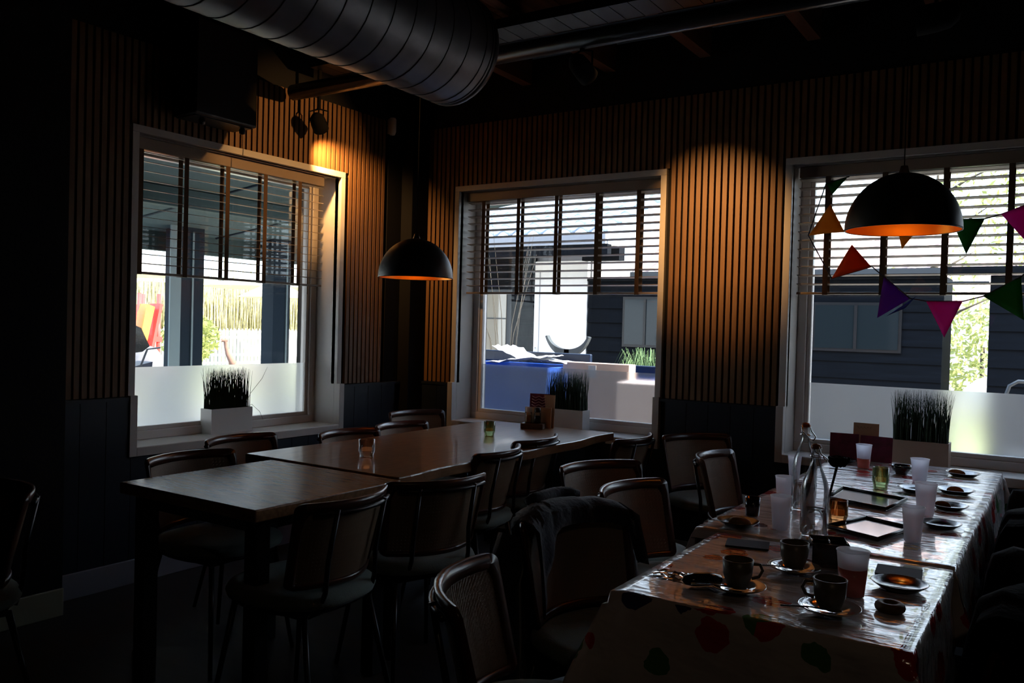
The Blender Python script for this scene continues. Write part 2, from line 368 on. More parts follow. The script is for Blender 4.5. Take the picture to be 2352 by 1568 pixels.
blind('wooden venetian blind over the middle window facing the dark shed', 'x', .40, 1.905, [.538, .832, 1.134, 1.439, 1.732])
blind('wooden venetian blind over the right window behind the bunting', 'x', 2.72, 5.0, [2.876, 3.17, 3.465, 3.758, 4.05, 4.35, 4.65, 4.9])

# ------------------------------------------------------------ ceiling services
t = thing('ventilation_duct', 'large round galvanised metal duct running under the ceiling', 'duct', (1.48, -1.5, 2.70))
R_ = .258
MX = Matrix.Rotation(PI / 2, 4, 'X')     # z -> -y
MB().lathe([(R_, 0.03), (R_, 5.6)], 40, M=MX).build('pipe', steel, t)
MB().lathe([(0, .0), (R_ * .9, 0), (R_ * .97, .01), (R_ + .004, .03), (R_ + .004, .05), (R_, .055)], 40, M=MX).build('end_cap', mat('duct_end', (.06, .06, .065), .4, metal=.6), t)
sm = MB().lathe([(R_ - .001, -.004), (R_ + .0025, -.0015), (R_ + .0025, .0015), (R_ - .001, .004)], 40, M=MX).mesh('seam'); sm.materials.append(mat('seam_metal', (.02, .02, .022), .7, metal=.2))
for k in range(28): inst('seam', sm, t, (0, -.12 - k * .125 - (.0 if k else 0), 0))
inst('seam', sm, t, (0, -.07, 0))
MB().tube([(-.2, -.35, .1), (-.2, -.35, .47)], .004, 6).build('hanger_rod', blackmetal, t)
t = thing('ceiling_pipe', 'long round black pipe across the ceiling behind the duct', 'pipe', (.10, -1.3, 2.735))
MB().tube([(0, 0, 0), (6.2, 0, 0)], .046, 16).build('pipe_body', mat('painted_pipe', (.02, .022, .026), .28), t)
for x in (1.0, 2.6, 4.0): MB().tube([(x, 0, .04), (x, 0, .43)], .004, 6).build('hanger_rod', blackmetal, t)
t = thing('cable_tray', 'black perforated cable tray above the ceiling pipe', 'cable tray', (.15, -1.12, 2.90))
m = MB()
k = 0
while k < 60: m.box(k * .1, k * .1 + .096, -.1, .1, 0, .004); k += 1
m.box(0, 6, -.1, -.097, 0, .05).box(0, 6, .097, .1, 0, .05); m.build('tray', blackmetal, t)
for x in (.8, 2.4, 4.2): MB().tube([(x, 0, 0.003), (x, 0, .265)], .004, 6).build('hanger_rod', blackmetal, t)

def spot(label, loc, aim, r=.05, L_=.13, pipez=2.69, light=None, group='black spotlights hung from the ceiling'):
    t = thing('spotlight', label, 'spotlight', loc, 0, group)
    d = (Vector(aim) - Vector(loc)).normalized(); Q = d.to_track_quat('Z', 'Y').to_matrix().to_4x4()
    MB().lathe([(0, -L_ * .55), (r * .5, -L_ * .5), (r * .9, -L_ * .3), (r, 0), (r, L_ * .45), (r * .86, L_ * .45), (r * .7, L_ * .1), (0, L_ * .05)], 24, M=Q).build('lamp_head', felt, t)
    h = pipez - loc[2]
    side = d.cross(Vector((0, 0, 1))).normalized() * (r + .012)
    MB().tube([side, side + Vector((0, 0, r + .02)), Vector((0, 0, r + .035)), -side + Vector((0, 0, r + .02)), -side], .005, 6).build('yoke', felt, t)
    MB().tube([(0, 0, r + .03), (0, 0, h)], .012, 8).build('stem', felt, t)
    if light:
        P, ang, bl, c, rad = light
        l = bpy.data.lights.new('spot_bulb', 'SPOT'); l.energy = P; l.spot_size = math.radians(ang); l.spot_blend = bl; l.color = c; l.shadow_soft_size = rad
        lo = bpy.data.objects.new('spot_bulb', l); COL.objects.link(lo); lo.parent = t; lo.matrix_local = Matrix.Translation(d * L_ * .5) @ (-d).to_track_quat('Z', 'Y').to_matrix().to_4x4()
    return t
AMB = (1, .50, .16)
spot('round black spotlight above the left window, over the bright wall patch', (.16, -1.148, 2.583), (.0, -.80, 2.30), .048, .12, 2.99, (110, 75, 1, AMB, .02))
spot('black spotlight hanging between the duct and the middle window', (2.06, -1.3, 2.60), (2.235, 0, 1.95), .048, .15, 2.70, (190, 46, 1, AMB, .02))
spot('black spotlight at the top right above the party table', (3.514, -.9, 2.708), (.0, -1.15, 2.36), .06, .17, 2.99, (330, 23, .6, AMB, .006))
spot('added unseen black fill spotlight over the near end of the party table, above the camera', (4.75, -5.0, 2.62), (3.5, -2.8, .7), .06, .17, 2.99, (3.2, 75, 1, (1, .74, .50), .04))  # added out-of-view fill lamp that brightens the near end of the table
t = thing('speaker', 'black box speaker hanging in front of the left wall slats', 'speaker', (.13, -1.87, 2.43))
MB().box(-.10, .10, -.20, .20, 0, .50).build('cabinet', blackmetal, t, bevel=.012)
MB().box(-.08, .08, -.18, .18, -.006, 0).build('grille', lampblack, t)
for yy in (-.12, .14): MB().lathe([(0, -.035), (.016, -.03), (.018, -.012), (.012, 0)], 12, (0.05, yy, -.006)).build('knob', blackmetal, t)
MB().box(-.02, .02, -.02, .02, .50, .75).build('bracket', blackmetal, t)
m = MB(); m.lathe([(0, -.062), (.018, -.058), (.026, -.035), (.026, .05), (.02, .06), (0, .06)], 16); t = thing('motion_sensor', 'small white motion sensor at the top corner of the left wall', 'sensor', (.03, -.33, 2.745))
m.build('housing', mat('sensor_white', (.7, .66, .58), .35), t); MB().box(-.028, -.014, -.02, .02, -.05, .05).build('back_plate', mat('sensor_plate', (.6, .56, .5), .5), t)

def pendant(label, loc, r=.197):
    t = thing('pendant_lamp', label, 'lamp', loc, 0, 'black dome pendant lamps with gold inside')
    pr = [(r * math.cos(a), r * 1.05 * math.sin(a)) for a in [PI / 2 * k / 14 for k in range(15)]]
    MB().lathe([(max(a, .0), b) for a, b in pr], 48).build('lamp_shade', lampblack, t)
    pi_ = [((r - .004) * math.cos(a), (r - .004) * 1.03 * math.sin(a)) for a in [PI / 2 * k / 14 for k in range(15)]]
    MB().lathe(list(reversed(pi_)), 48).build('shade_lining', gold, t)
    MB().lathe([(r - .004, .0), (r - .004, -.002), (r, -.002), (r + .001, .003)], 48).build('rim', lampblack, t)
    MB().lathe([(0, .235), (.012, .232), (.016, .215), (.022, .2)], 16).build('cap', chrome, t)
    MB().lathe([(0, .19), (.018, .185), (.018, .13), (0, .13)], 14).build('socket', blackmetal, t)
    MB().lathe([(0, .045), (.016, .05), (.030, .075), (.028, .095), (.016, .13)], 16).build('bulb', bulbm, t)
    MB().tube([(0, 0, .23), (0, 0, CH - loc[2] - .0)], .002, 6).build('cord', felt, t)
    return t
pendant('black dome pendant lamp hanging over the long wooden table', (1.13, -1.36, 1.617))
pendant('black dome pendant lamp hanging over the party table before the bunting', (3.50, -1.47, 1.762))

# ------------------------------------------------------------ tables
def table(name, label, x0, x1, y0, y1, h, m, live=False, th=.042, legin=.07):
    cx, cy = (x0 + x1) / 2, (y0 + y1) / 2
    t = thing(name, label, 'table', (cx, cy, 0)); a, b = (x1 - x0) / 2, (y1 - y0) / 2
    poly = []
    if live:
        n = 26
        for k in range(n + 1):
            s = -b + 2 * b * k / n; poly.append((a + .012 * math.sin(s * 5) + .008 * math.sin(s * 13 + 1), s))
        for k in range(n + 1):
            s = b - 2 * b * k / n; poly.append((-a + .01 * math.sin(s * 4 + 2), s))
    else: poly = [(-a, -b), (a, -b), (a, b), (-a, b)]
    MB().prism(poly, h - th, h).build('tabletop', m, t, bevel=.005)
    for sx in (-1, 1):
        for sy in (-1, 1):
            X, Y = sx * (a - legin), sy * (b - legin); MB().box(X - .03, X + .03, Y - .03, Y + .03, 0, h - th).build('leg', blackmetal, t, bevel=.003)
    MB().box(-a + .1, a - .1, -b + legin - .02, -b + legin + .02, h - th - .05, h - th).build('crossbar', blackmetal, t)
    MB().box(-a + .1, a - .1, b - legin - .02, b - legin + .02, h - th - .05, h - th).build('crossbar', blackmetal, t)
    return t
table('dining_table', 'small square wooden table at the near end of the long table', 1.08, 1.835, -2.98, -2.262, .757, tablewood2)
table('dining_table', 'long wooden table with a wavy natural edge under the middle window', .895, 1.79, -2.245, -.285, .762, tablewood, True, .045)
table('party_table', 'nearer of the two tables under the printed tablecloths', 3.14, 3.77, -3.005, -2.295, .752, tablewood)
table('party_table', 'farther of the two tables under the printed tablecloths', 3.06, 3.77, -2.245, -.29, .752, tablewood)
def cloth(label, x0, x1, y0, y1, z, dr):
    ex0, ex1, ey0, ey1 = dr; st = .025; me = MB()
    def axis(a, b, e0, e1):
        n = max(2, int((b - a) / st)); r = [a - e0 + e0 * k / 8 for k in range(8)] if e0 else []
        r += [a + (b - a) * k / n for k in range(n + 1)]
        return r + ([b + e1 * k / 8 for k in range(1, 9)] if e1 else [])
    X = axis(x0, x1, ex0, ex1); Y = axis(y0, y1, ey0, ey1); vv = []
    for yy in Y:
        for xx in X:
            dx = (x0 - xx) if xx < x0 else (xx - x1 if xx > x1 else 0); dy = (y0 - yy) if yy < y0 else (yy - y1 if yy > y1 else 0)
            e = max(dx, dy); cxx = min(max(xx, x0), x1); cyy = min(max(yy, y0), y1)
            wv = .018 * noise.noise(Vector((cxx * 7, cyy * 7, 1.3))) * min(1, e / .08) + .10 * e
            px = cxx + ((-1 if xx < x0 else 1) * (wv + .25 * (dx if dy > 0 else 0) + .004)) * (1 if dx > 0 else 0)
            py = cyy + ((-1 if yy < y0 else 1) * (wv + .25 * (dy if dx > 0 else 0) + .004)) * (1 if dy > 0 else 0)
            zz = z - e + (0 if e > 0 else .0022 * max(0, noise.noise(Vector((xx * 9, yy * 14, 0)))) + .0015)
            vv.append((px, py, zz))
    n = len(X)
    me.add(vv, [(j * n + i, j * n + i + 1, (j + 1) * n + i + 1, (j + 1) * n + i) for j in range(len(Y) - 1) for i in range(n - 1)], True)
    return tag(me.build('tablecloth', vinyl, solid=.0012), label, 'tablecloth', 'fruit printed vinyl tablecloths')
cloth('fruit printed vinyl cloth hanging over the front edge of the party table', 3.13, 3.78, -3.015, -2.285, .7545, (.20, .20, .22, .03))
cloth('shiny vinyl cloth on the part of the party table by the window', 3.05, 3.78, -2.255, -.28, .7545, (.16, .20, .03, .12))

# ------------------------------------------------------------ chairs
def bxf(y, z):
    tt = (z - .52) / .28
    return -.200 - .065 * tt + .085 * (y / .225) ** 2
def tap(z): return .90 + .10 * max(0, min(1, (z - .50) / .30))
def build_chair():
    t = thing('dining_chair', '', 'chair', (0, 0, 0), 0, 'walnut and cane dining chairs')
    # seat pad: soft superellipse
    def ring(a, b, z, n=36):
        r = []
        for k in range(n):
            q = 2 * PI * k / n; c, s = math.cos(q), math.sin(q); r.append((a * math.copysign(abs(c) ** .75, c), b * math.copysign(abs(s) ** .75, s), z))
        return r
    MB().loft([ring(.19, .19, .438), ring(.225, .228, .446), ring(.232, .234, .465), ring(.222, .225, .484), ring(.19, .19, .492), ring(.08, .08, .487)]).build('seat', seatfab, t)
    MB().loft([ring(.17, .17, .42), ring(.2, .205, .424), ring(.2, .205, .437)]).build('seat_base', blackmetal, t)
    # back frame: outline tube with flattened section
    def outline(hw, z0, z1, rc, n=6):
        pts = []
        for (cy, cz, a0) in ((hw - rc, z1 - rc, 0), (-hw + rc, z1 - rc, 90), (-hw + rc, z0 + rc, 180), (hw - rc, z0 + rc, 270)):
            for k in range(n + 1):
                a = math.radians(a0 + 90 * k / n); pts.append((cy + rc * math.cos(a), cz + rc * math.sin(a)))
        out = []
        for i, (y, z) in enumerate(pts):      # subdivide long edges so that the frame bends
            y2, z2 = pts[(i + 1) % len(pts)]; d = math.hypot(y2 - y, z2 - z); k = max(1, int(d / .04))
            for j in range(k): out.append((y + (y2 - y) * j / k, z + (z2 - z) * j / k))
        return out
    O = outline(.226, .508, .80, .024); m = MB(); vv = []; n = len(O)
    for i, (y, z) in enumerate(O):
        a = Vector(O[(i - 1) % n]); b = Vector(O[(i + 1) % n]); tg = (b - a).normalized(); nin = Vector((-tg.y, tg.x))
        wd = .036 if z > .77 else .021
        for (dd, dx) in ((0, .007), (0, -.009), (wd * .5, -.012), (wd, -.008), (wd, .006), (wd * .5, .009)):
            yy, zz = y + nin.x * dd, z + nin.y * dd; vv.append((bxf(yy, zz) + dx, yy * tap(zz), zz))
    m.add(vv, [(i * 6 + j, ((i + 1) % n) * 6 + j, ((i + 1) % n) * 6 + (j + 1) % 6, i * 6 + (j + 1) % 6) for i in range(n) for j in range(6)], True)
    m.build('back_frame', chairwood, t)
    # cane weave
    m = MB(); Y0, Y1, Z0, Z1 = -.208, .208, .525, .770
    def ribbon(p, q, hw, off, seg):
        vv = []; d = Vector((q[0] - p[0], q[1] - p[1])); d.normalize(); nn = Vector((-d.y, d.x)) * hw
        for k in range(seg + 1):
            y = p[0] + (q[0] - p[0]) * k / seg; z = p[1] + (q[1] - p[1]) * k / seg
            for sgn in (1, -1):
                for dx in (.0006, -.0006):
                    yy, zz = y + nn.x * sgn, z + nn.y * sgn; vv.append((bxf(yy, zz) + dx + off, yy * tap(zz), zz))
        m.add(vv, [f for k in range(seg) for f in ((k * 4, k * 4 + 4, k * 4 + 6, k * 4 + 2), (k * 4 + 1, k * 4 + 3, k * 4 + 7, k * 4 + 5))])
    P_ = .0132; k = 0
    z = Z0
    while z <= Z1:
        for dz in (-.0022, .0022): ribbon((Y0, z + dz), (Y1, z + dz), .0019, .0003, 12)
        z += P_
    y = Y0
    while y <= Y1:
        for dy in (-.0022, .0022): ribbon((y + dy, Z0), (y + dy, Z1), .0019, -.0003, 2)
        y += P_
    H_ = Z1 - Z0; s = Y0 - H_
    while s < Y1:
        a = max(s, Y0); b = min(s + H_, Y1)
        if b - a > .02:
            ribbon((a, Z0 + a - s), (b, Z0 + b - s), .0017, .0012, 5); ribbon((a, Z1 - (a - s)), (b, Z1 - (b - s)), .0017, -.0012, 5)
        s += P_
    m.build('cane_panel', cane, t)
    # black metal rear tube frame
    for sg in (-1, 1):
        MB().tube([(bxf(sg * .12, .775) - .022, sg * .12, .775), (bxf(.12, .6) - .026, sg * .12, .6), (-.215, sg * .125, .5), (-.19, sg * .13, .43)], .0085, 8).build('back_upright', blackmetal, t)
    MB().tube([(bxf(y, .765) - .022, y, .765) for y in [-.19 + .38 * k / 10 for k in range(11)]], .008, 8).build('back_rail', blackmetal, t)
    for sx, sy, x2 in ((.15, 1, .215), (.15, -1, .215), (-.16, 1, -.25), (-.16, -1, -.25)):
        MB().tube([(sx, sy * .16, .425), (x2, sy * .21, 0.0)], [.011, .008], 8).build('leg', blackmetal, t)
    MB().tube([(.15, .16, .418), (-.16, .16, .418), (-.16, -.16, .418), (.15, -.16, .418)], .009, 8, closed=True).build('seat_frame', blackmetal, t)
    return t
def place(first, tx, ty, th, label):
    """tx,ty = where the middle of the top rail is; th = heading of the sitter in degrees"""
    a = math.radians(th); off = -.25
    x, y = tx - off * math.cos(a), ty - off * math.sin(a)
    if first: ch0.location = (x, y, 0); ch0.rotation_euler = (0, 0, a); ch0['label'] = label; return ch0
    return dup(ch0, (x, y, 0), a, label)
ch0 = build_chair()
G = [(.86, -2.56, 2, 'cane chair tucked behind the small square table'),
     (.56, -2.06, 4, 'cane chair under the left end of the sill, pulled back from the table'),
     (.77, -1.52, 0, 'cane chair behind the long table opposite the clear tealight'),
     (.74, -1.06, 0, 'second cane chair behind the long table, farther from the clear tealight'),
     (.36, -.45, -14, 'cane chair in the corner beside the black column'),
     (2.07, -2.74, 184, 'cane chair seen from behind at the small table, rail glowing orange'),
     (2.10, -2.31, 160, 'wide dark cane chair seen from behind at the table joint'),
     (1.845, -1.50, 187, 'cane chair seen from behind at the middle of the long table'),
     (1.76, -1.02, 182, 'cane chair seen from behind nearest the window end of the long table'),
     (2.12, -.60, 180, 'cane chair seen from behind standing alone right of the long table'),
     (2.25, -.27, -35, 'reddish cane chair against the wall between the two back windows'),
     (2.30, -1.55, -22, 'wide cane chair facing forward between the two tables'),
     (2.62, -1.93, -6, 'cane chair with pale seat left of the party table, behind the jacket'),
     (2.58, -.93, 2, 'cane chair at the far left side of the party table'),
     (2.70, -2.50, -18, 'cane chair wearing the dark navy jacket'),
     (2.84, -3.27, 25, 'nearest cane chair with a curved rail at the bottom of the picture'),
     (1.07, -3.33, -97, 'cane chair at the far left edge of the picture'),
     (4.0, -2.36, 180, 'cane chair under the long black coat right of the party table'),
     (3.99, -1.40, 180, 'cane chair under the black coat at the window end of the party table')]
for i, g in enumerate(G): place(i == 0, *g)

def jacket(label, tx, ty, th, m_, hw=.25, front=lambda u: .2, back=lambda u: .5, top=.815, bulge=.0):
    a = math.radians(th); off = -.25; ox, oy = tx - off * math.cos(a), ty - off * math.sin(a)
    t = thing('jacket', label, 'jacket', (ox, oy, 0), a); nu, nv = 30, 40; vv = []
    for i in range(nu + 1):
        u = -1 + 2 * i / nu; y = u * hw; F_, B_ = front(u), back(u); sh = .035 * abs(u) ** 3
        yc = max(-.222, min(.222, y))
        for j in range(nv + 1):
            v = j / nv; L_ = F_ + .05 + B_; s = v * L_
            if s < F_: z = top - sh - (F_ - s); dx = .03 + .012
            elif s < F_ + .05: q = (s - F_) / .05; z = top - sh + .016 * math.sin(PI * q); dx = .042 - .09 * q
            else: z = top - sh - (s - F_ - .05); dx = -.048 - .10 * (top - z) * .5
            nz = noise.noise(Vector((u * 3, s * 4, tx))) * .02 + noise.noise(Vector((u * 8, s * 3, tx + 3))) * .008
            yy = y * (1 + .18 * max(0, top - z)) + nz
            vv.append((bxf(yc, max(.4, min(.8, z))) + dx + (nz + (.012 if dx > 0 else -.012)) * (1 if abs(dx) > .02 else .3) - bulge * max(0, .8 - z) * (1 if dx < 0 else 0), yy, z + nz * .3))
    n = nv + 1
    MB().add(vv, [(i * n + j, i * n + j + 1, (i + 1) * n + j + 1, (i + 1) * n + j) for i in range(nu) for j in range(nv)], True).build('body', m_, t, solid=.008)
    # collar and a sleeve hanging at the side
    cb = [(bxf(y, .8) - .045 - .01 * math.sin(y * 30), y, top + .012 + .012 * math.cos(y * 9)) for y in [-.11 + .22 * k / 8 for k in range(9)]]
    MB().tube(cb, [.012] + [.022] * 7 + [.012], 8).build('collar', m_, t)
    for sg in (-1, 1):
        MB().tube([(-.24, sg * hw * .92, top - .07), (-.23, sg * (hw + .035), .62), (-.20, sg * (hw + .045), .45), (-.19, sg * (hw + .035), .28)], [.05, .055, .05, .042], 10).build('sleeve', m_, t)
    return t
jacket('dark navy jacket hung over a cane chair left of the party table', 2.70, -2.50, -18, navycloth, .215,
       front=lambda u: .05 + .28 * max(0, -u - .35) + (.10 if u > .8 else 0), back=lambda u: .55)
jacket('long black coat over the nearer chair right of the party table', 4.0, -2.36, 180, blackcloth, .36, front=lambda u: .45, back=lambda u: .66, top=.80, bulge=.1)
jacket('black coat over the farther chair right of the party table', 3.99, -1.40, 180, blackcloth, .36, front=lambda u: .42, back=lambda u: .66, top=.82, bulge=.1)

# ------------------------------------------------------------ planters with grass
def planter(label, cx, cy, z, rz, w_, d_, h_, gh, pm, n=260, spread=.02, seed=1):
    t = thing('potted_grass', label, 'plant', (cx, cy, z), rz, 'artificial grass in box planters on the sills'); rnd = random.Random(seed)
    a, b = w_ / 2, d_ / 2; wt = .006; m = MB()
    m.box(-a, a, -b, b, 0, wt).box(-a, a, -b, -b + wt, wt, h_).box(-a, a, b - wt, b, wt, h_).box(-a, -a + wt, -b + wt, b - wt, wt, h_).box(a - wt, a, -b + wt, b - wt, wt, h_); m.build('planter_box', pm, t)
    MB().box(-a + wt, a - wt, -b + wt, b - wt, wt, h_ - .012).build('soil', soil, t)
    m = MB()
    def blade(x0, y0, x1, y1, H, wd):
        rr = []
        for k in range(5):
            s = k / 4; q = s * s; xx, yy, zz = x0 + (x1 - x0) * q, y0 + (y1 - y0) * q, h_ - .012 + H * s; ww = wd * (1 - s) + .0003
            rr.append([(xx - ww, yy, zz), (xx + ww * .5, yy + ww, zz), (xx + ww * .5, yy - ww, zz)])
        m.loft(rr, smooth=False)
    for k in range(n):
        x0, y0 = rnd.uniform(-a * .94, a * .94), rnd.uniform(-b * .8, b * .8)
        x1 = x0 + rnd.gauss(0, spread); x1 = max(-a * 1.15, min(a * 1.1, x1)); blade(x0, y0, x1, y0 + rnd.gauss(0, spread * .5), gh * rnd.uniform(.82, 1.0), .0024)
    m.build('grass_blades', grassm, t, kind='stuff'); return t, blade
t, _ = planter('white box planter of grass on the left wall window sill', -.165, -1.52, .702, PI / 2, .295, .10, .145, .255, whitepot, 330, .016, 3)
m = MB()
for pts in ([(.13, 0, .14), (.17, 0, .22), (.25, -.01, .31), (.29, -.01, .38)], [(-.13, 0, .14), (-.145, 0, .27), (-.15, -.01, .37)], [(.14, 0, .14), (.2, .02, .15), (.27, .03, .10), (.32, .04, .02)], [(-.135, 0, .14), (-.165, 0, .25), (-.175, 0, .33)]):
    m.tube([pts[0]] + pts[1:], [.0012] * (len(pts) - 1) + [.0005], 5)
m.build('stray_blades', grassm, t)
planter('white box planter of grass on the middle window sill', 1.245, .10, .702, 0, .29, .10, .135, .27, whitepot, 380, .012, 5)
planter('tan box planter of grass on the right window sill', 3.385, .10, .702, 0, .275, .11, .13, .28, tanpot, 380, .018, 6)

# ------------------------------------------------------------ things on the wooden tables
def holder(label, x, y, z, r, h, g, fl=.05):
    t = thing('candle_holder', label, 'candle holder', (x, y, z), 0, 'ribbed glass candle holders')
    MB().lathe([(0, 0), (r * .85, 0), (r * .85, .018), (r * .9, .02), (r, .03), (r, h), (r * .9, h), (r * .88, .032), (0, .032)], 40, flute=1, fl=fl * .5).build('glass_cup', g, t)
    MB().lathe([(0, .033), (r * .7, .033), (r * .7, .046), (0, .046)], 20).build('tealight', wax, t)
    return t
holder('clear ribbed glass candle holder on the long wooden table', 1.373, -1.964, .762, .036, .085, clear)
holder('green ribbed glass candle holder on the long wooden table', 1.351, -.956, .762, .031, .085, greeng)
holder('green ribbed glass candle holder among the cups on the party table', 3.403, -1.148, .760, .031, .088, greeng)
holder('amber ribbed glass candle holder beside the bottles on the party table', 3.407, -1.931, .760, .031, .080, amberg)
t = thing('menu_holder', 'wooden caddy with menus and shakers at the window end of the long table', 'menu holder', (1.33, -.42, .762), .3)
MB().box(-.085, .055, -.07, .01, 0, .032).build('wooden_tray', boxwood, t, bevel=.003)
MB().box(-.08, .085, .012, .024, 0, .125).build('back_board', kraft, t, bevel=.002)
MB().box(-.06, .07, .028, .031, .005, .21, T(0, 0, 0, 0, -.12)).build('purple_menu', purple, t)
m = MB()
for k in range(4): m.tube([(-.045 + .022 * i, .0225 + .12 * .165 - k * .003, .185 - k * .017 + .005 * (-1) ** i) for i in range(5)], .0017, 4)
m.build('menu_lettering', mat('menu_ink', (.55, .35, .35), .6), t)
MB().box(-.02, .095, .035, .038, .003, .205, T(0, 0, 0, -.12, -.10)).build('kraft_menu', kraft, t)
for (sx, mm_, cc) in ((-.045, clear, whitepot), (.01, clear, blackmetal)):
    s_ = MB().lathe([(0, 0), (.02, 0), (.022, .01), (.022, .06), (.017, .068)], 18, (sx, -.03, .033)).build('shaker', mm_, t)
    MB().lathe([(.019, .066), (.02, .07), (.019, .092), (0, .096)], 18, (sx, -.03, .033)).build('shaker_lid', cc, s_)
    MB().lathe([(0, .004), (.018, .004), (.018, .045), (0, .045)], 14, (sx, -.03, .033)).build('spice', bread if sx < 0 else soil, s_)

# ------------------------------------------------------------ things on the party table
PZ = .7585
def cup(label, x, y, h, r, fill=0):
    t = thing('plastic_cup', label, 'cup', (x, y, PZ), 0, 'frosted plastic cups on the party table')
    rb = r * .72
    MB().lathe([(0, .002), (rb, .001), (rb + (r - rb) * .5, h * .5), (r, h - .003), (r + .002, h - .001), (r + .001, h), (r - .002, h - .002), (rb - .002, .004), (0, .004)], 28).build('cup_wall', cupm, t)
    if fill:
        rf = rb + (r - rb) * fill + .0006; MB().lathe([(0, .003), (rb + .0004, .003), (rf, h * fill), (0, h * fill)], 28).build('pink_drink', pink, t, label='pink drink')
    return t
C_ = [('frosted empty plastic cup left of the glass bottles', 3.275, -2.118, .107, .032, 0),
      ('frosted plastic cup half hidden behind the leftmost bottle cup', 3.170, -1.70, .10, .031, 0),
      ('frosted plastic cup farthest left, behind the bottles', 3.060, -1.141, .10, .028, 0),
      ('frosted cup with a little pink drink by the menus', 3.238, -.617, .112, .035, .42),
      ('frosted empty plastic cup right of the far green candle holder', 3.505, -.839, .10, .037, 0),
      ('tall frosted plastic cup in front of the dark plates', 3.622, -1.582, .115, .036, 0),
      ('frosted plastic cup beside the slate tray corner', 3.642, -2.014, .106, .032, 0),
      ('frosted cup of pink drink on the near cloth', 3.606, -2.695, .108, .037, .62)]
for c in C_: cup(*c)
def bottle(label, x, y, h, r, rz):
    t = thing('glass_bottle', label, 'bottle', (x, y, PZ), rz, 'clear swing top water bottles')
    MB().lathe([(0, 0), (r * .9, 0), (r, .01), (r, h * .50), (r * .85, h * .60), (r * .45, h * .74), (.014, h * .82), (.014, h * .93), (.017, h * .935), (.017, h * .95), (.012, h * .95), (.011, h * .82), (r * .42, h * .74), (r * .82, h * .6), (r - .004, h * .5), (r - .004, .014), (0, .012)], 32).build('glass_body', clearware, t)
    MB().lathe([(0, h * .94), (.014, h * .945), (.016, h * .965), (.012, h * .99), (0, h)], 16).build('stopper', mat('stopper_orange', (.25, .08, .03), .4), t)
    for sg in (-1, 1): MB().tube([(0, sg * .018, h * .97), (.006, sg * .022, h * .90), (.03, sg * .018, h * .84), (.034, 0, h * .80)], .0022, 6).build('wire_bail', chrome, t)
    MB().tube([(.018 * math.cos(a), .018 * math.sin(a), h * .86) for a in [2 * PI * k / 14 for k in range(14)]], .002, 6, closed=True).build('wire_collar', chrome, t)
    MB().lathe([(0, .014), (r - .006, .016), (r - .006, h * .3), (0, h * .3)], 24).build('water', clear, t)
    return t
bottle('nearer swing top glass bottle on the party table', 3.385, -2.15, .285, .042, .6)
bottle('farther swing top glass bottle, taller in the picture, behind its twin', 3.26, -1.78, .31, .042, -.5)
def mug(label, lx, ly, rz):
    t = thing('coffee_cup', 'taupe ceramic coffee cup ' + label, 'cup', (lx, ly, PZ + .012), rz, 'taupe coffee cups')
    MB().lathe([(0, .0), (.022, 0), (.026, .006), (.034, .03), (.0365, .065), (.0345, .0655), (.032, .03), (.022, .008), (0, .008)], 32).build('cup_body', ceram, t)
    MB().lathe([(0, .05), (.0335, .05)], 24).build('coffee', mat('coffee', (.02, .01, .006), .1), t)
    MB().tube([(.034, 0, .055), (.052, 0, .054), (.058, 0, .04), (.05, 0, .025), (.033, 0, .02)], .004, 8).build('handle', ceram, t)
def saucer(label, x, y, rz=0, r=.068):
    t = thing('saucer', 'shiny saucer ' + label, 'saucer', (x, y, PZ), rz, 'shiny saucers')
    MB().lathe([(0, .002), (r * .45, .0), (r * .5, .004), (r * .95, .014), (r, .017), (r * .97, .0175), (r * .5, .008), (r * .42, .005), (0, .005)], 40).build('dish', silver, t)
def spoon(label, x, y, z, rz, L_=.12):
    t = thing('teaspoon', 'steel teaspoon ' + label, 'spoon', (x, y, z), rz, 'teaspoons on saucers')
    MB().tube([(-L_ / 2, 0, .002), (0, 0, .006), (L_ * .3, 0, .004)], [.0028, .0016, .002], 6).build('handle', chrome, t)
    M_ = Matrix.Translation((L_ * .42, 0, .004)) @ Matrix.Diagonal((1.6, 1, .4, 1)); MB().lathe([(0, -.008), (.009, -.005), (.012, .001), (.010, .002), (0, -.004)], 14, M=M_).build('bowl', chrome, t)
for lab, x, y, rz, lab2 in (('on the left front of the near cloth', 3.375, -2.835, .5, 'under the left front coffee cup'), ('behind, beside the cutlery caddy', 3.44, -2.58, 2.4, 'under the coffee cup beside the caddy'), ('on the right front, before the pink drink', 3.592, -2.862, 3.4, 'under the right front coffee cup')):
    saucer(lab2, x, y); mug(lab, x, y, rz); spoon('resting ' + lab2.replace('under', 'next to'), x - .03, y - .056, PZ + .017, .3)
def plate(label, x, y, r, food=None, seed=0):
    t = thing('plate', 'black round plate ' + label, 'plate', (x, y, PZ), 0, 'black plates on the party table')
    MB().lathe([(0, .001), (r * .6, 0), (r * .7, .003), (r * .97, .016), (r, .018), (r * .97, .0185), (r * .68, .0065), (0, .005)], 40).build('dish', blackgl, t)
    if food:
        f = thing(food[0], food[1], food[2], (x + food[3], y + food[4], PZ + .006)); rnd = random.Random(seed); rings = []
        for k in range(5):
            zz = [0, .006, .014, .02, .022][k]; s = [1, 1.1, .95, .6, .15][k]; rings.append([(food[5] * s * math.cos(a) * (1 + .25 * math.sin(3 * a + seed)), food[5] * .55 * s * math.sin(a) * (1 + .2 * math.cos(2 * a)), zz) for a in [2 * PI * q / 18 for q in range(18)]])
        MB().loft(rings).build('crust', food[6], f)
plate('with bread at the left edge of the far cloth', 3.153, -2.158, .066, ('bread_piece', 'piece of bread on the plate at the left table edge', 'bread', 0, 0, .032, bread), 1)
plate('empty and gleaming at the right front of the table', 3.69, -2.565, .066)
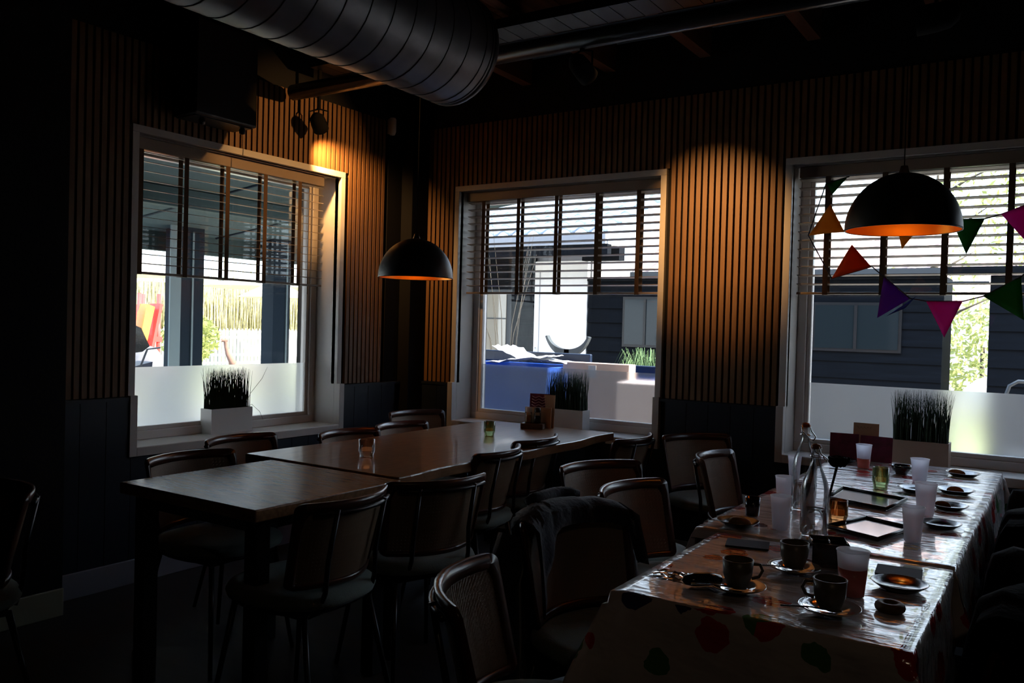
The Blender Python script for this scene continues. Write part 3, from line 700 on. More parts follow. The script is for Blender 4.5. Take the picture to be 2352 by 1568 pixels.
plate('with cake nearest the window on the right', 3.642, -.531, .072, ('cake_slice', 'pale leftover cake on the plate nearest the window', 'cake', -.03, .0, .03, bread), 2)
plate('with a roll right of the tall cup', 3.660, -1.03, .072, ('bread_roll', 'pale roll on the second plate from the window', 'bread', 0, 0, .025, bread), 3)
plate('with crumbs on the right edge, third from the window', 3.677, -1.40, .064, ('pastry', 'brown pastry on the third plate from the window', 'pastry', -.02, 0, .025, brownd), 4)
plate('empty on the right edge beside the slate tray', 3.69, -1.75, .062)
plate('large, between the far cups', 3.53, -1.11, .07)
plate('at the far left corner behind the bottles', 3.12, -.50, .066, ('dark_bun', 'dark bun on the plate at the far left corner', 'bun', 0, 0, .035, soil), 6)
t = thing('doughnut', 'small brown doughnut on the near right of the cloth', 'doughnut', (3.700, -2.760, PZ)); MB().tube([(.022 * math.cos(a), .022 * math.sin(a), .010) for a in [2 * PI * k / 20 for k in range(20)]], .011, 10, closed=True).build('ring', brownd, t)
def tray(label, pts, z=PZ):
    c = [sum(p[i] for p in pts) / 4 for i in (0, 1)]
    t = thing('serving_tray', label, 'tray', (c[0], c[1], z), 0, 'black slate serving trays'); q = [(p[0] - c[0], p[1] - c[1]) for p in pts]
    MB().prism(q, .002, .008).build('base', slate, t, bevel=.001)
    for i in range(4): MB().tube([(*q[i], .011), (*q[(i + 1) % 4], .011)], .006, 6).build('edge', blackmetal, t)
tray('black rectangular serving tray beside the amber candle holder', [(3.393, -2.02), (3.47, -1.80), (3.62, -1.87), (3.56, -2.10)])
tray('long black serving tray in the middle of the far cloth', [(3.281, -1.52), (3.283, -1.27), (3.53, -1.36), (3.50, -1.60)])
t = thing('cutlery_caddy', 'black open box with four compartments on the near cloth', 'caddy', (3.494, -2.44, PZ), .35)
m = MB(); a, h = .045, .062
for k in (-1, 0, 1): m.box(k * a - .002, k * a + .002, -a, a, 0, h).box(-a, a, k * a - .002, k * a + .002, 0, h)
m.box(-a, a, -a, a, 0, .003).build('box_walls', blackgl, t)
m = MB()
for k in (-1, 0, 1): m.tube([(k * a, -a, h + .001), (k * a, a, h + .001)], .0022, 5).tube([(-a, k * a, h + .001), (a, k * a, h + .001)], .0022, 5)
m.build('metal_edging', chrome, t)
tag(MB().box(-.06, .06, -.045, .045, 0, .004, T(3.255, -2.38, PZ, .25)).build('napkin', napkin), 'dark folded napkin at the left of the table joint', 'napkin', 'dark paper napkins')
tag(MB().box(-.055, .055, -.05, .05, 0, .004, T(3.665, -2.41, PZ, .1)).build('napkin', napkin), 'dark folded napkin above the empty gleaming plate', 'napkin', 'dark paper napkins')
tag(MB().box(-.05, .05, -.03, .03, 0, .003, T(3.40, -2.30 + .05, PZ, .1)).build('napkin', napkin), 'dark napkin between the bottles and the cutlery caddy', 'napkin', 'dark paper napkins')
t = thing('sunglasses_case', 'small black glasses case left of the front coffee cup', 'case', (3.29, -2.85, PZ), .8)
M_ = Matrix.Diagonal((1, .42, .36, 1)); MB().lathe([(0, 0), (.03, .008), (.045, .03), (.045, .07), (.03, .1), (0, .108)], 20, M=T(-.05, 0, .016) @ Matrix.Diagonal((1, .45, .35, 1)) @ Matrix.Rotation(PI / 2, 4, 'Y')).build('shell', blackgl, t)
t = thing('plastic_wrapper', 'crumpled clear plastic wrapper at the front left of the cloth', 'wrapper', (3.215, -2.83, PZ)); m = MB(); vv = []; n = 12
for i in range(n):
    for j in range(n):
        u, v = i / (n - 1) - .5, j / (n - 1) - .5; vv.append((u * .11 + .01 * noise.noise(Vector((u * 9, v * 9, 1))), v * .09, .004 + .022 * abs(noise.noise(Vector((u * 7, v * 8, 5)))) * (1 - 2 * max(abs(u), abs(v)) + .2)))
m.add(vv, [(i * n + j, i * n + j + 1, (i + 1) * n + j + 1, (i + 1) * n + j) for i in range(n - 1) for j in range(n - 1)]).build('sheet', clear, t)
t = thing('dark_bowl', 'small black bowl of sweets behind the far green holder', 'bowl', (3.408, -.668, PZ)); MB().lathe([(0, 0), (.025, 0), (.043, .028), (.045, .04), (.042, .04), (.038, .026), (0, .008)], 28).build('bowl_body', blackgl, t)
t['label'] = 'small black bowl of coloured sweets behind the party table green candle holder'
for k, c in enumerate(((.4, .05, .05), (.2, .35, .05), (.5, .3, .05))): MB().lathe([(0, -.009), (.009, -.004), (.009, .004), (0, .009)], 10, (.014 * math.cos(k * 2.1), .014 * math.sin(k * 2.1), .026)).build('sweet', mat('sweet_%d' % k, c, .3), t)
t = thing('black_tumbler', 'small black glass left of the frosted cup by the bottles', 'glass', (3.14, -1.97, PZ)); MB().lathe([(0, 0), (.022, 0), (.026, .06), (.0235, .06), (.02, .006), (0, .006)], 24).build('tumbler_body', blackgl, t)
t = thing('dark_rose', 'dark long stemmed artificial rose leaning across the party table', 'flower', (3.372, -1.955, PZ))
MB().tube([(0, 0, .002), (-.002, .05, .07), (0, .11, .13), (.002, .15, .175)], [.005, .0045, .004, .005], 8).build('stem', soil, t)
for k in range(9):
    a = k * 2.4; rr = .010 + .0022 * k
    M_ = Matrix.Translation((.002 + rr * math.cos(a), .155 + rr * math.sin(a), .185)) @ Matrix.Rotation(a, 4, 'Z') @ Matrix.Rotation(.5, 4, 'Y') @ Matrix.Diagonal((.35, 1, 1.1, 1))
    MB().lathe([(0, -.018), (.012, -.012), (.018, .004), (.012, .018), (0, .02)], 10, M=M_).build('petal', blackcloth, t)
# menus standing on the party table by the window
t = thing('menu_stand', 'dark purple menu booklet standing at the window end of the party table', 'menu', (3.10, -.34, PZ), .15); MB().box(-.075, .06, -.002, .002, 0, .125, T(0, 0, 0, 0, -.1)).build('cover', purple, t); MB().box(-.07, .055, .004, .03, 0, .012).build('foot', boxwood, t)
t = thing('menu_stand', 'wide purple menu booklet behind the cup with a little pink drink', 'menu', (3.245, -.36, PZ), -.05); MB().box(-.075, .075, -.002, .002, 0, .125, T(0, 0, 0, 0, -.08)).build('cover', purple, t); MB().box(-.06, .06, .004, .03, 0, .012).build('foot', boxwood, t)
t = thing('note_card', 'small cream card with handwriting behind the purple menus', 'card', (3.185, -.30, PZ), .0); MB().box(-.06, .06, -.0015, .0015, 0, .18, T(0, 0, 0, 0, -.06)).build('card', kraft, t)
MB().tube([(-.04 + .008 * i, -.0035 + .012, .155 + .006 * ((-1) ** i)) for i in range(9)], .0012, 4).build('handwriting', blackmetal, t)
MB().box(-.05, .05, .01, .03, 0, .01).build('foot', boxwood, t)

# ------------------------------------------------------------ bunting
cols = dict(g=flagmat('flag_green', (.02, .20, .04)), y=flagmat('flag_yellow', (.75, .33, .02)), o=flagmat('flag_orange', (.75, .12, .01)), p=flagmat('flag_purple', (.22, .05, .42)), b=flagmat('flag_blue', (.05, .08, .35)), m=flagmat('flag_magenta', (.72, .04, .42)))
bunt = thing('bunting', 'string of coloured triangular party flags across the right window', 'bunting', (3.4, -.8, 1.6))
FL = [('g', [(3.07, 2.068), (3.16, 2.085), (3.10, 2.012)]), ('y', [(2.996, 1.832), (3.158, 1.842), (3.096, 1.967)]), ('o', [(3.109, 1.631), (3.278, 1.681), (3.19, 1.784)]),
      ('p', [(3.33, 1.635), (3.437, 1.543), (3.306, 1.456)]), ('b', [(3.345, 1.465), (3.463, 1.553), (3.42, 1.50)]), ('m', [(3.503, 1.53), (3.642, 1.531), (3.575, 1.377)]),
      ('g', [(3.715, 1.553), (3.848, 1.633), (3.864, 1.456)])]
FL2 = [('y', [(3.375, 1.85), (3.465, 1.85), (3.399, 1.757)]), ('g', [(3.587, 1.875), (3.711, 1.873), (3.649, 1.727)]), ('m', [(3.77, 1.89), (3.9, 1.94), (3.853, 1.785)])]
names = dict(g='green flag', y='yellow flag', o='orange flag', p='purple flag', b='blue flag', m='magenta flag')
def flags(root, F):
    for k, (c, tri) in enumerate(F):
        A, B, Cc = [Vector((p[0] - 3.4, .012 * math.sin(k * 2 + i * 1.5), p[1] - 1.6)) for i, p in enumerate(tri)]
        m = MB(); n = 6; vv = []; idx = {}
        for i in range(n + 1):
            for j in range(n + 1 - i):
                u, v = i / n, j / n; q = A + (B - A) * u + (Cc - A) * v; q.y += .006 * math.sin(6 * u + 4 * v + k); idx[(i, j)] = len(vv); vv.append(q)
        fs = []
        for i in range(n):
            for j in range(n - i):
                fs.append((idx[(i, j)], idx[(i + 1, j)], idx[(i, j + 1)]))
                if i + j < n - 1: fs.append((idx[(i + 1, j)], idx[(i + 1, j + 1)], idx[(i, j + 1)]))
        m.add(vv, fs, True).build('flag', cols[c], root, solid=.001, label=names[c])
cordm = mat('bunting_cord', (.10, .09, .11), .8)
flags(bunt, FL)
MB().tube([(p[0] - 3.4, .004, p[1] - 1.6) for p in [(3.17, 2.09), (3.07, 2.066), (2.998, 1.832), (3.109, 1.631), (3.2, 1.66), (3.278, 1.683), (3.33, 1.637), (3.437, 1.543), (3.503, 1.531), (3.642, 1.532), (3.715, 1.553), (3.848, 1.633), (3.95, 1.74), (4.1, 1.86)]], .003, 6).build('cord', cordm, bunt)
bunt2 = thing('bunting', 'second flag string passing behind the right pendant lamp', 'bunting', (3.4, -.8, 1.6))
flags(bunt2, FL2)
MB().tube([(p[0] - 3.4, .004, p[1] - 1.6) for p in [(3.16, 1.843), (3.3, 1.842), (3.375, 1.85), (3.465, 1.852), (3.587, 1.877), (3.711, 1.875), (3.77, 1.891), (3.9, 1.941), (4.1, 2.05)]], .003, 6).build('cord', cordm, bunt2)

# ------------------------------------------------------------ outside
g = MB().box(-60, 60, -40, 80, -.3, -.12).build('ground', pavem); tag(g, 'pale paved ground outside the windows', 'ground'); g['kind'] = 'structure'
tag(MB().box(2.2, 14, 5.6, 30, -.12, -.09).build('lawn', lawnm, kind='stuff'), 'sunlit lawn seen through the gap between the dark sheds', 'lawn')
tag(MB().box(-40, -8.5, -6, 30, -.12, -.09).build('lawn', lawnm, kind='stuff'), 'bright garden lawn beyond the canopy posts', 'lawn')

def siding_wall(root, x0, x1, y, ztop, z0=-.12, ref=1.63, ex=.174):
    L_ = x1 - x0; me = MB(); vv = []
    me.add([(0, 0, 0), (L_, 0, 0), (L_, -.028, 0), (0, -.028, 0), (0, 0, ex + .01), (L_, 0, ex + .01), (L_, -.008, ex + .01), (0, -.008, ex + .01)],
           [(0, 1, 2, 3), (4, 7, 6, 5), (3, 2, 6, 7), (0, 4, 5, 1), (0, 3, 7, 4), (1, 5, 6, 2)])
    mm = me.mesh('board'); mm.materials.append(siding); k0 = int((ref - z0) / ex); z = ref - k0 * ex
    while z < ztop - .03:
        inst('board', mm, root, (x0, y, z)); z += ex
    MB().box(x0, x1, y + .001, y + .06, z0, ztop).build('wall_core', siding, root)
def tiles(root, x0, x1, y0, z0, y1, z1, m_, rows, pitch=.2, amp=.025):
    for r in range(rows):
        ya, yb = y0 + (y1 - y0) * r / rows, y0 + (y1 - y0) * (r + 1.12) / rows; za, zb_ = z0 + (z1 - z0) * r / rows, z0 + (z1 - z0) * (r + 1.12) / rows
        n = int((x1 - x0) / pitch * 6); R0 = []; R1 = []; R2 = []
        for k in range(n + 1):
            x_ = x0 + (x1 - x0) * k / n; dz = amp * math.sin(2 * PI * (x_ - x0) / pitch)
            R0.append((x_, ya, za + dz + .03)); R1.append((x_, yb, zb_ + dz)); R2.append((x_, ya, za + dz))
        MB().loft([R2, R0, R1], closed=False, caps=False).build('tile_row', m_, root)
# dark shed (between the two back windows' views)
sh = thing('shed', 'long dark weatherboard shed outside the middle and right windows', 'shed', (0, 0, 0))
siding_wall(sh, -.965, 2.985, 4.5, 1.99)
MB().box(-.965, 2.985, 4.56, 5.2, -.12, 1.99).build('shed_body', siding, sh)
MB().box(-.35, 3.0, 4.36, 4.5, 2.0, 2.06).build('gutter', greymetal, sh)
MB().box(-.965, 2.985, 4.44, 4.6, 1.96, 2.0).build('eaves_board', siding, sh)
tiles(sh, -.35, 3.0, 4.42, 2.06, 5.6, 2.56, tilepink, 5)
for (a, b, z0, z1) in ((1.77, 2.585, 1.24, 1.69), (-.45, .08, 1.2, 1.74)):
    w_ = MB().box(a - .03, b + .03, 4.46, 4.49, z0 - .03, z1 + .03).build('window_frame', blackmetal, sh)
    MB().box(a, b, 4.452, 4.459, z0, z1).build('pane', mat('dark_pane', (.012, .017, .02), .08, spec=.3), w_)
    MB().box((a + b) / 2 - .015, (a + b) / 2 + .015, 4.44, 4.452, z0, z1).build('glazing_bar', blackmetal, w_)
sh2 = thing('shed', 'dark weatherboard building at the right edge beyond the gap', 'shed', (0, 0, 0))
siding_wall(sh2, 3.38, 9.0, 4.5, 1.99)
MB().box(3.38, 9.0, 4.56, 6.5, -.12, 1.99).build('shed_body', siding, sh2)
MB().box(3.0, 9, 4.40, 4.52, 2.0, 2.07).build('lintel', siding, sh2)
MB().box(3.02, 3.37, 4.42, 4.5, 1.90, 1.93).build('gate_rail', greymetal, sh2)
# left barn with the white door
bn = thing('barn', 'dark barn with a tall white door and tiled roof outside the middle window', 'barn', (0, 0, 0))
siding_wall(bn, -4.6, -1.765, 4.5, 2.3)
MB().box(-4.6, -.97, 4.58, 8.5, -.12, 2.3).build('barn_body', fasciam, bn)
dr = MB().box(-1.755, -.985, 4.49, 4.56, -.12, 2.22).build('door', whitep, bn, bevel=.005, label='bright white door')
MB().box(-1.68, -1.67, 4.485, 4.49, 0, 2.1).build('door_seam', fasciam, dr); MB().tube([(-1.70, 4.46, .95), (-1.70, 4.46, 1.12)], .01, 8).build('door_handle', chrome, dr)
w_ = MB().box(-2.56, -2.09, 4.455, 4.475, 1.0, 1.86).build('window_frame', greymetal, bn)
MB().box(-2.50, -2.16, 4.445, 4.455, 1.06, 1.81).build('pane', mat('pane_reflection_tint', (.30, .27, .22), .03, spec=1.0), w_)  # pale base colour paints a bright reflection into the glass
MB().box(-2.50, -2.16, 4.44, 4.447, 1.47, 1.485).build('glazing_bar', greymetal, w_)
MB().box(-4.6, -.45, 3.95, 4.05, 2.24, 2.36).build('eaves_beam', siding, bn)
MB().box(-4.6, -.47, 4.0, 4.5, 2.36, 2.40).build('soffit', whitep, bn)
MB().box(-4.6, -.47, 3.93, 3.97, 2.36, 2.50).build('fascia', fasciam, bn)
tiles(bn, -4.6, -.45, 3.95, 2.52, 6.5, 3.45, tilem, 7, .22, .03)
MB().box(-.97, -.47, 4.3, 4.45, 2.2, 2.36).build('beam_end', siding, bn)
# bins and boxes close to the middle window
def bin_(label, x0, x1, y0, y1, h, lid=True):
    t = thing('waste_bin', label, 'bin', ((x0 + x1) / 2, (y0 + y1) / 2, -.12), 0, 'blue waste bins outside'); a, b = (x1 - x0) / 2, (y1 - y0) / 2
    t_ = .03; m = MB(); m.box(-a, a, -b, -b + t_, .1, h).box(-a, a, b - t_, b, .1, h).box(-a, -a + t_, -b, b, .1, h).box(a - t_, a, -b, b, .1, h).box(-a, a, -b, b, .07, .1); m.build('bin_body', binblue, t, bevel=.008)
    MB().box(-a - .02, a + .02, -b - .02, -b, h - .04, h).box(-a - .02, a + .02, b, b + .02, h - .04, h).box(-a - .02, -a, -b, b, h - .04, h).box(a, a + .02, -b, b, h - .04, h).build('rim', binblue, t)
    for sx in (-1, 1): MB().lathe([(0, -.02), (.07, -.02), (.07, .02), (0, .02)], 16, M=T(sx * a * .8, -b * .8, .07, 0, 0, PI / 2)).build('wheel', blackmetal, t)
    if lid: MB().box(-a, a, b - .02, b + .02, h, h + .10, T(0, 0, 0, 0, 0)).build('lid', binlid, t, bevel=.01)
bin_('big open blue bin full of paper outside the middle window', -.62, .52, 1.05, 1.8, 1.17)
bin_('blue bin behind the cardboard boxes outside the middle window', .62, 1.18, 1.45, 2.1, 1.08)
rnd = random.Random(4)
for k, (x_, y_, z_, sx, sy, r1, r2, lab) in enumerate([(.10, 1.35, 1.10, .30, .18, .15, -.12, 'crumpled white paper sheet lying on top of the blue bin'), (-.05, 1.5, 1.14, .22, .14, -.3, .28, 'folded paper flap sticking up at the left of the bin'), (.32, 1.5, 1.09, .22, .16, .5, .08, 'white paper lying at the right of the open bin')]):
    m = MB(); n = 9; vv = []
    for i in range(n):
        for j in range(n):
            u, v = i / (n - 1) - .5, j / (n - 1) - .5; vv.append(T(x_, y_, z_, r1, 0, r2) @ Vector((u * sx * 2, v * sy * 2, .03 * noise.noise(Vector((u * 6, v * 6, k))))))
    tag(m.add(vv, [(i * n + j, i * n + j + 1, (i + 1) * n + j + 1, (i + 1) * n + j) for i in range(n - 1) for j in range(n - 1)]).build('paper_sheet', paperw, solid=.003), lab, 'paper', 'waste paper on the bins')
t = thing('cardboard_box', 'flat brown carton with white tape leaning on the bins outside', 'box', (.90, 1.28, -.12)); MB().box(-.30, .26, -.06, .06, 0, 1.22, T(0, 0, 0, 0, .0, .0)).build('carton_body', carton, t, bevel=.004); MB().box(-.10, -.03, -.064, -.060, 1.10, 1.20).build('tape', paperw, t)
MB().box(-.34, -.30, -.05, .05, 1.12, 1.20).build('flap', carton, t)
t = thing('cardboard_box', 'large pale carton standing below the window beside the bins', 'box', (1.52, 1.15, -.12)); MB().box(-.34, .36, -.2, .2, 0, 1.10, T(0, 0, 0, .1)).build('carton_body', mat('pale_card', (.62, .50, .47), .8), t, bevel=.004); MB().box(-.34, .36, -.206, -.2, .5, .54, T(0, 0, 0, .1)).build('tape', paperw, t)
# crescent sculpture
t = thing('crescent_rack', 'grey crescent shaped metal rack on a post before the white door', 'rack', (-.40, 3.0, -.12)); rr = []
for k in range(17):
    a = math.radians(200 + 140 * k / 16); R0 = .27; wdt = .012 + .03 * math.sin(PI * k / 16) ** 2; cx_, cz_ = R0 * math.cos(a), 1.50 + R0 * math.sin(a) * 1.0
    dx_, dz_ = math.cos(a) * wdt, math.sin(a) * wdt; rr.append([(cx_ - dx_, -.03, cz_ - dz_), (cx_ + dx_, -.03, cz_ + dz_), (cx_ + dx_, .03, cz_ + dz_), (cx_ - dx_, .03, cz_ - dz_)])
MB().loft(rr, smooth=False).build('crescent', greymetal, t)
MB().box(-.03, .03, -.03, .03, 0, 1.27).build('post', fasciam, t); MB().box(-.25, .25, -.2, .2, 0, .05).build('foot', greymetal, t)
# ornamental grass
def tuft(label, x, y, H, R0, n, seed, name='grass_clump'):
    t = thing(name, label, 'grass', (x, y, -.12)); m = MB(); rnd = random.Random(seed)
    for k in range(n):
        a = rnd.uniform(0, 2 * PI); l = rnd.uniform(.3, 1) * R0; h = H * rnd.uniform(.75, 1); w_ = .008; ca, sa = math.cos(a), math.sin(a); pts = [(ca * .05, sa * .05, 0), (ca * l * .4, sa * l * .4, h * .8), (ca * l * .8, sa * l * .8, h), (ca * l * 1.1, sa * l * 1.1, h * .85)]
        m.tube(pts, [w_, w_ * .8, w_ * .5, .001], 3)
    m.build('blades', tuftm, t, kind='stuff'); return t
tuft('tall clump of green grass outside the lower right of the middle window', .70, 2.6, 1.33, .34, 320, 2)
# chair outside right
t = thing('garden_chair', 'dark metal garden chair frame outside the right window', 'chair', (3.69, 3.2, -.12)); MB().tube([(-.09, 0, 0), (-.09, 0, 1.02), (-.06, 0, 1.12), (0, 0, 1.16), (.3, 0, 1.16), (.38, 0, 1.1), (.4, 0, 1), (.4, 0, 0)], .015, 8).build('back_hoop', greymetal, t)
MB().box(-.08, .39, -.45, 0, .55, .58).build('seat', greymetal, t); MB().tube([(-.08, -.43, 0), (-.08, -.43, .56)], .015, 8).build('leg', greymetal, t); MB().tube([(.39, -.43, 0), (.39, -.43, .56)], .015, 8).build('leg', greymetal, t)

def foliage(root, cx, cy, cz, rx, ry, rz_, n, s, m_, seed, name='leaves'):
    m = MB(); rnd = random.Random(seed)
    for k in range(n):
        while True:
            p = Vector((rnd.uniform(-1, 1), rnd.uniform(-1, 1), rnd.uniform(-1, 1)))
            if .25 < p.length < 1: break
        q = Vector((cx + p.x * rx, cy + p.y * ry, cz + p.z * rz_)); a = Vector((rnd.gauss(0, 1), rnd.gauss(0, 1), rnd.gauss(0, 1))).normalized(); b = a.orthogonal().normalized(); sc = s * rnd.uniform(.6, 1.3)
        m.add([q - a * sc, q + b * sc * .4, q + a * sc, q - b * sc * .4], [(0, 1, 2, 3)])
    return m.build(name, m_, root, kind='stuff')
def tree(label, x, y, H, r, seed, n=1500, s=.07):
    t = thing('tree', label, 'tree', (x, y, -.09), 0, 'trees behind the shed'); rnd = random.Random(seed)
    MB().tube([(0, 0, 0), (.05, .02, H * .4), (0, .05, H * .75), (.03, .0, H)], [.09, .07, .045, .015], 8).build('trunk', barkm, t)
    for k in range(9):
        a = k * 2.4; z = H * (.4 + .06 * k); l = r * rnd.uniform(.7, 1.1); MB().tube([(0, .03, z), (l * .5 * math.cos(a), l * .5 * math.sin(a), z + l * .35), (l * math.cos(a), l * math.sin(a), z + l * .6)], [.03, .018, .006], 5).build('branch', barkm, t)
    foliage(t, 0, 0, H * .8, r, r, H * .42, n, s, leafm, seed)
tree('sparse yellow green tree behind the shed, left of the others', 2.3, 9.2, 4.0, .9, 11, 520)
tree('leafy tree behind the right end of the shed roof', 4.0, 11.5, 4.6, 1.2, 12, 1500)
tree('leafy tree farthest right behind the sheds', 5.2, 8.6, 4.0, 1.1, 13, 1600)
for (x_, y_, H, R0, sd, lb) in ((2.75, 12.5, 2.2, 1.0, 21, 'green bush seen low through the gap between the sheds'),):
    t = thing('bush', lb, 'bush', (x_, y_, -.09)); foliage(t, 0, 0, H * .5, R0, R0, H * .5, 1500, .08, leafm, sd); MB().tube([(0, 0, 0), (0, 0, H * .6)], .04, 6).build('stem', barkm, t)
t = thing('boulder', 'large white boulder on the lawn seen through the gap', 'rock', (3.1, 10.4, -.09)); rings = []
for k in range(7):
    a = PI * k / 6; s = math.sin(a) + .01; rings.append([(.5 * s * math.cos(q) * (1 + .1 * math.sin(3 * q)), .3 * s * math.sin(q), .45 - .45 * math.cos(a)) for q in [2 * PI * j / 14 for j in range(14)]])
MB().loft(rings).build('stone', mat('white_stone', (.7, .68, .64), .9), t)
fh = thing('far_house', 'distant house with a pink tiled roof beyond the gap', 'house', (2.2, 31, -.12)); MB().box(-4, 3.2, 0, 5, 0, 2.5).build('house_wall', whitep, fh); tiles(fh, -4.2, 3.4, -.3, 2.5, 2.5, 4.6, tilepink, 8, .3, .04)
# branches in front of the shed roof in the middle window
t = thing('shrub', 'bare twiggy shrub outside the left of the middle window', 'shrub', (-1.25, 3.1, -.12)); rnd = random.Random(9)
for k in range(9):
    a = rnd.uniform(0, 2 * PI); l = rnd.uniform(.2, .6); h = rnd.uniform(2.2, 2.9); MB().tube([(0, 0, 0), (l * .4 * math.cos(a), l * .4 * math.sin(a), h * .6), (l * math.cos(a) + rnd.gauss(0, .1), l * math.sin(a), h)], [.007, .004, .0015], 4).build('twig', barkm, t)

# ---- canopy and garden outside the left window
cn = thing('canopy', 'grey green veranda canopy on posts outside the left window', 'canopy', (0, 0, 0))
prof = [(-.42, 2.75), (-4.3, 2.30), (-4.3, 2.36), (-.42, 2.87)]
m = MB(); m.add([(x_, y_, z_) for y_ in (-5, 2.8) for x_, z_ in prof], [(0, 1, 5, 4), (1, 2, 6, 5), (2, 3, 7, 6), (3, 0, 4, 7), (0, 3, 2, 1), (4, 5, 6, 7)]); m.build('canopy_roof', canopym, cn)
MB().box(-4.36, -4.26, -5, 2.8, 2.10, 2.36).build('edge_beam', canopym, cn)
for k in range(4): MB().tube([(-.5, -2.4 + 1.3 * k, 2.735), (-4.25, -2.4 + 1.3 * k, 2.30)], .012, 4).build('roof_seam', postm, cn)
MB().box(-2.62, -2.5, -5, 2.8, 2.34, 2.50).build('cross_beam', canopym, cn)
MB().box(-4.1, -3.9, .75, 1.085, -.12, 2.36).build('post', postm, cn); MB().box(-3.898, -3.88, .66, .79, -.12, 2.36).build('pale_post_strip', postl, cn)  # wide pale strip paints the lit side of the post as colour
MB().box(-4.1, -3.9, 2.06, 2.32, -.12, 2.36).build('post', postm, cn)
for yy in (.93, 2.25): MB().box(-3.898, -3.885, yy, yy + .02, -.12, 2.3).build('pale_post_strip', postl, cn)
# picket fence
fn = thing('picket_fence', 'white picket fence along the garden', 'fence', (-18, 0, -.09)); pk = MB().box(-.015, .015, -.05, .05, 0, 1.1).add([(-.015, -.05, 1.1), (.015, -.05, 1.1), (.015, .05, 1.1), (-.015, .05, 1.1), (0, 0, 1.18)], [(0, 1, 4), (1, 2, 4), (2, 3, 4), (3, 0, 4)]).mesh('picket'); pk.materials.append(whitep)
for k in range(110): inst('picket', pk, fn, (0, 3 + .14 * k, 0))
MB().box(-.04, -.015, 3, 18.5, .3, .38).box(-.04, -.015, 3, 18.5, .85, .93).build('fence_rail', whitep, fn)
hg = thing('hedge', 'tall pale bamboo hedge behind the picket fence', 'hedge', (-21, 10, -.09)); MB().box(-.5, .5, -9, 13, 0, 2.6).build('hedge_core', hedgem, hg)
m = MB(); rnd = random.Random(5)
for k in range(1400): x_, y_ = .5 + rnd.uniform(0, .4), rnd.uniform(-9, 13); h = rnd.uniform(2.2, 3.6); m.tube([(x_, y_, 0), (x_ + rnd.gauss(0, .1), y_ + rnd.gauss(0, .12), h)], [.03, .008], 3)
m.build('hedge_stems', hedgem, hg, kind='stuff')
for (y_, z_, w_, lab) in ((7.4, 2.45, 1.4, 'pale canvas parasol left of the dark canopy post'), (11.6, 2.35, 2.0, 'wide pale canvas parasol between the canopy posts'), (9.6, 2.0, .9, 'small sandy parasol right of the left canopy post')):
    t = thing('parasol', lab, 'parasol', (-15 if y_ != 9.6 else -12.5, y_, -.09), 0, 'pale parasols in the garden'); rings = []
    n = 8; vv = [(0, 0, z_ + .12 + .35)] + [(w_ * math.cos(2 * PI * k / n), w_ * math.sin(2 * PI * k / n), z_ - .1 + .12) for k in range(n)]
    MB().add(vv, [(0, 1 + k, 1 + (k + 1) % n) for k in range(n)]).build('parasol_canopy', canvasm, t, solid=.01); MB().tube([(0, 0, 0), (0, 0, z_ + .45)], .03, 8).build('pole', whitep, t); MB().box(-.3, .3, -.3, .3, 0, .08).build('foot', whitep, t)
sl = thing('play_slide', 'red and orange play slide in the garden at the window left edge', 'slide', (-10, 4.3, -.09), .0)
MB().prism([(-.18, -.1), (-.05, 0), (.30, 1.55), (.14, 1.6)], -.25, .0, Matrix(((0, 0, 1, 0), (1, 0, 0, 0), (0, 1, 0, .1), (0, 0, 0, 1)))).build('chute', orangem, sl)
MB().box(-.3, .02, .0, .0501, 0, 1.7, T(0, -.30, 0, 0, -.12)).build('side_panel', redm, sl); MB().box(-.3, .02, 0, .06, 0, 1.75, T(0, .05, 0, 0, -.2)).build('side_rail', redm, sl); MB().box(-.8, -.2, .1, .6, 1.0, 1.1).build('platform', redm, sl)
for (xx, yy) in ((-.75, .15), (-.25, .15), (-.75, .55), (-.25, .55)): MB().tube([(xx, yy, 0), (xx, yy, 1.9)], .04, 8).build('leg', redm, sl)
pr_ = thing('pushchair', 'dark pushchair at the lower left edge of the left window', 'pushchair', (-6, 1.58, -.12))
MB().prism([(-.25, 1.02), (-.12, 1.40), (.0, 1.35), (.12, 1.12), (.02, 1.05)], -.22, .22, Matrix(((0, 0, 1, 0), (1, 0, 0, 0), (0, 1, 0, 0), (0, 0, 0, 1)))).build('hood', blackcloth, pr_)
MB().prism([(-.2, .62), (.15, .62), (.18, .92), (-.1, .86)], -.2, .2, Matrix(((0, 0, 1, 0), (1, 0, 0, 0), (0, 1, 0, 0), (0, 0, 0, 1)))).build('seat', navycloth, pr_)
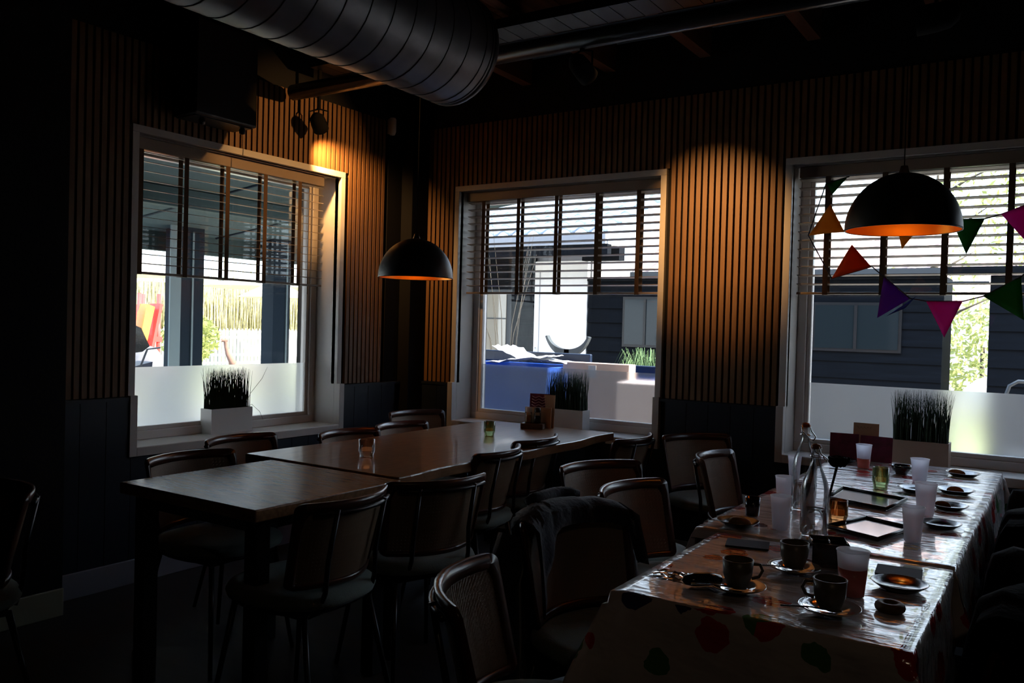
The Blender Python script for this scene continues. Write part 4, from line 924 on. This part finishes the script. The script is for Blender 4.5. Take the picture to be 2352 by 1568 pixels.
for s_ in (-.2, .2):
    MB().tube([(s_, -.3, .12), (s_, .1, 1.08), (s_, .28, 1.10)], .014, 6).build('handle', blackmetal, pr_)
    for yy in (-.3, .3): MB().lathe([(0, -.02), (.12, -.02), (.12, .02), (0, .02)], 16, M=T(s_, yy, .12, 0, 0, PI / 2)).build('wheel', blackmetal, pr_)
    MB().tube([(s_, .3, .12), (s_, -.05, .7)], .014, 6).build('strut', blackmetal, pr_)
t = thing('covered_load', 'grey fabric covered bundle beside the light canopy post', 'cover', (-6.6, 2.2, -.12)); rings = []
for k in range(8):
    z_ = [0, .3, .7, .9, 1.0, 1.06, 1.09, 1.1][k]; s = [1, 1, .95, .85, .7, .5, .25, .05][k]; rings.append([(.3 * s * math.cos(q), .2 * s * math.sin(q) * (1 + .15 * math.sin(5 * q + k)), z_) for q in [2 * PI * j / 20 for j in range(20)]])
MB().loft(rings).build('cover_cloth', mat('grey_cover', (.16, .15, .16), .8), t)
# long-necked bird
bd = thing('bird', 'pale long necked bird looking left above the planter in the window', 'bird', (-6, 3.25, -.12))
body = [[(.16 * s * math.cos(q), c + 0, .72 + h + .17 * s * math.sin(q)) for q in [2 * PI * j / 16 for j in range(16)]] for (c, s, h) in ((-.12, .2, .10), (-.08, .6, .06), (.0, 1.0, 0), (.15, 1.1, -.03), (.32, .8, -.02), (.45, .3, 0))]
MB().loft(body).tube([(0, -.04, .78), (0, -.10, .90), (0, -.17, 1.0), (0, -.20, 1.10), (0, -.21, 1.17), (0, -.235, 1.20)], [.07, .05, .035, .03, .03, .036], 12).tube([(0, -.20, 1.19), (0, -.245, 1.20), (0, -.29, 1.185)], [.036, .036, .018], 12).build('body', birdm, bd)
MB().tube([(0, -.28, 1.187), (0, -.37, 1.165)], [.016, .004], 8).build('beak', mat('beak_horn', (.45, .3, .22), .5), bd)
for s_ in (-.07, .07):
    MB().tube([(s_, .15, .62), (s_, .12, .32), (s_, .16, 0.0)], [.035, .016, .014], 8).build('leg', birdm, bd)
    MB().lathe([(0, -.006), (.006, 0), (0, .006)], 8, (s_ * .46, -.245, 1.212)).build('eye', blackmetal, bd)
bu = thing('bush', 'yellow green garden bush left of the bird', 'bush', (-13.5, 7.9, -.09)); foliage(bu, 0, 0, 1.0, .7, .7, .6, 1200, .08, leafm, 31); MB().tube([(0, 0, 0), (0, 0, .8)], .05, 6).build('stem', barkm, bu)
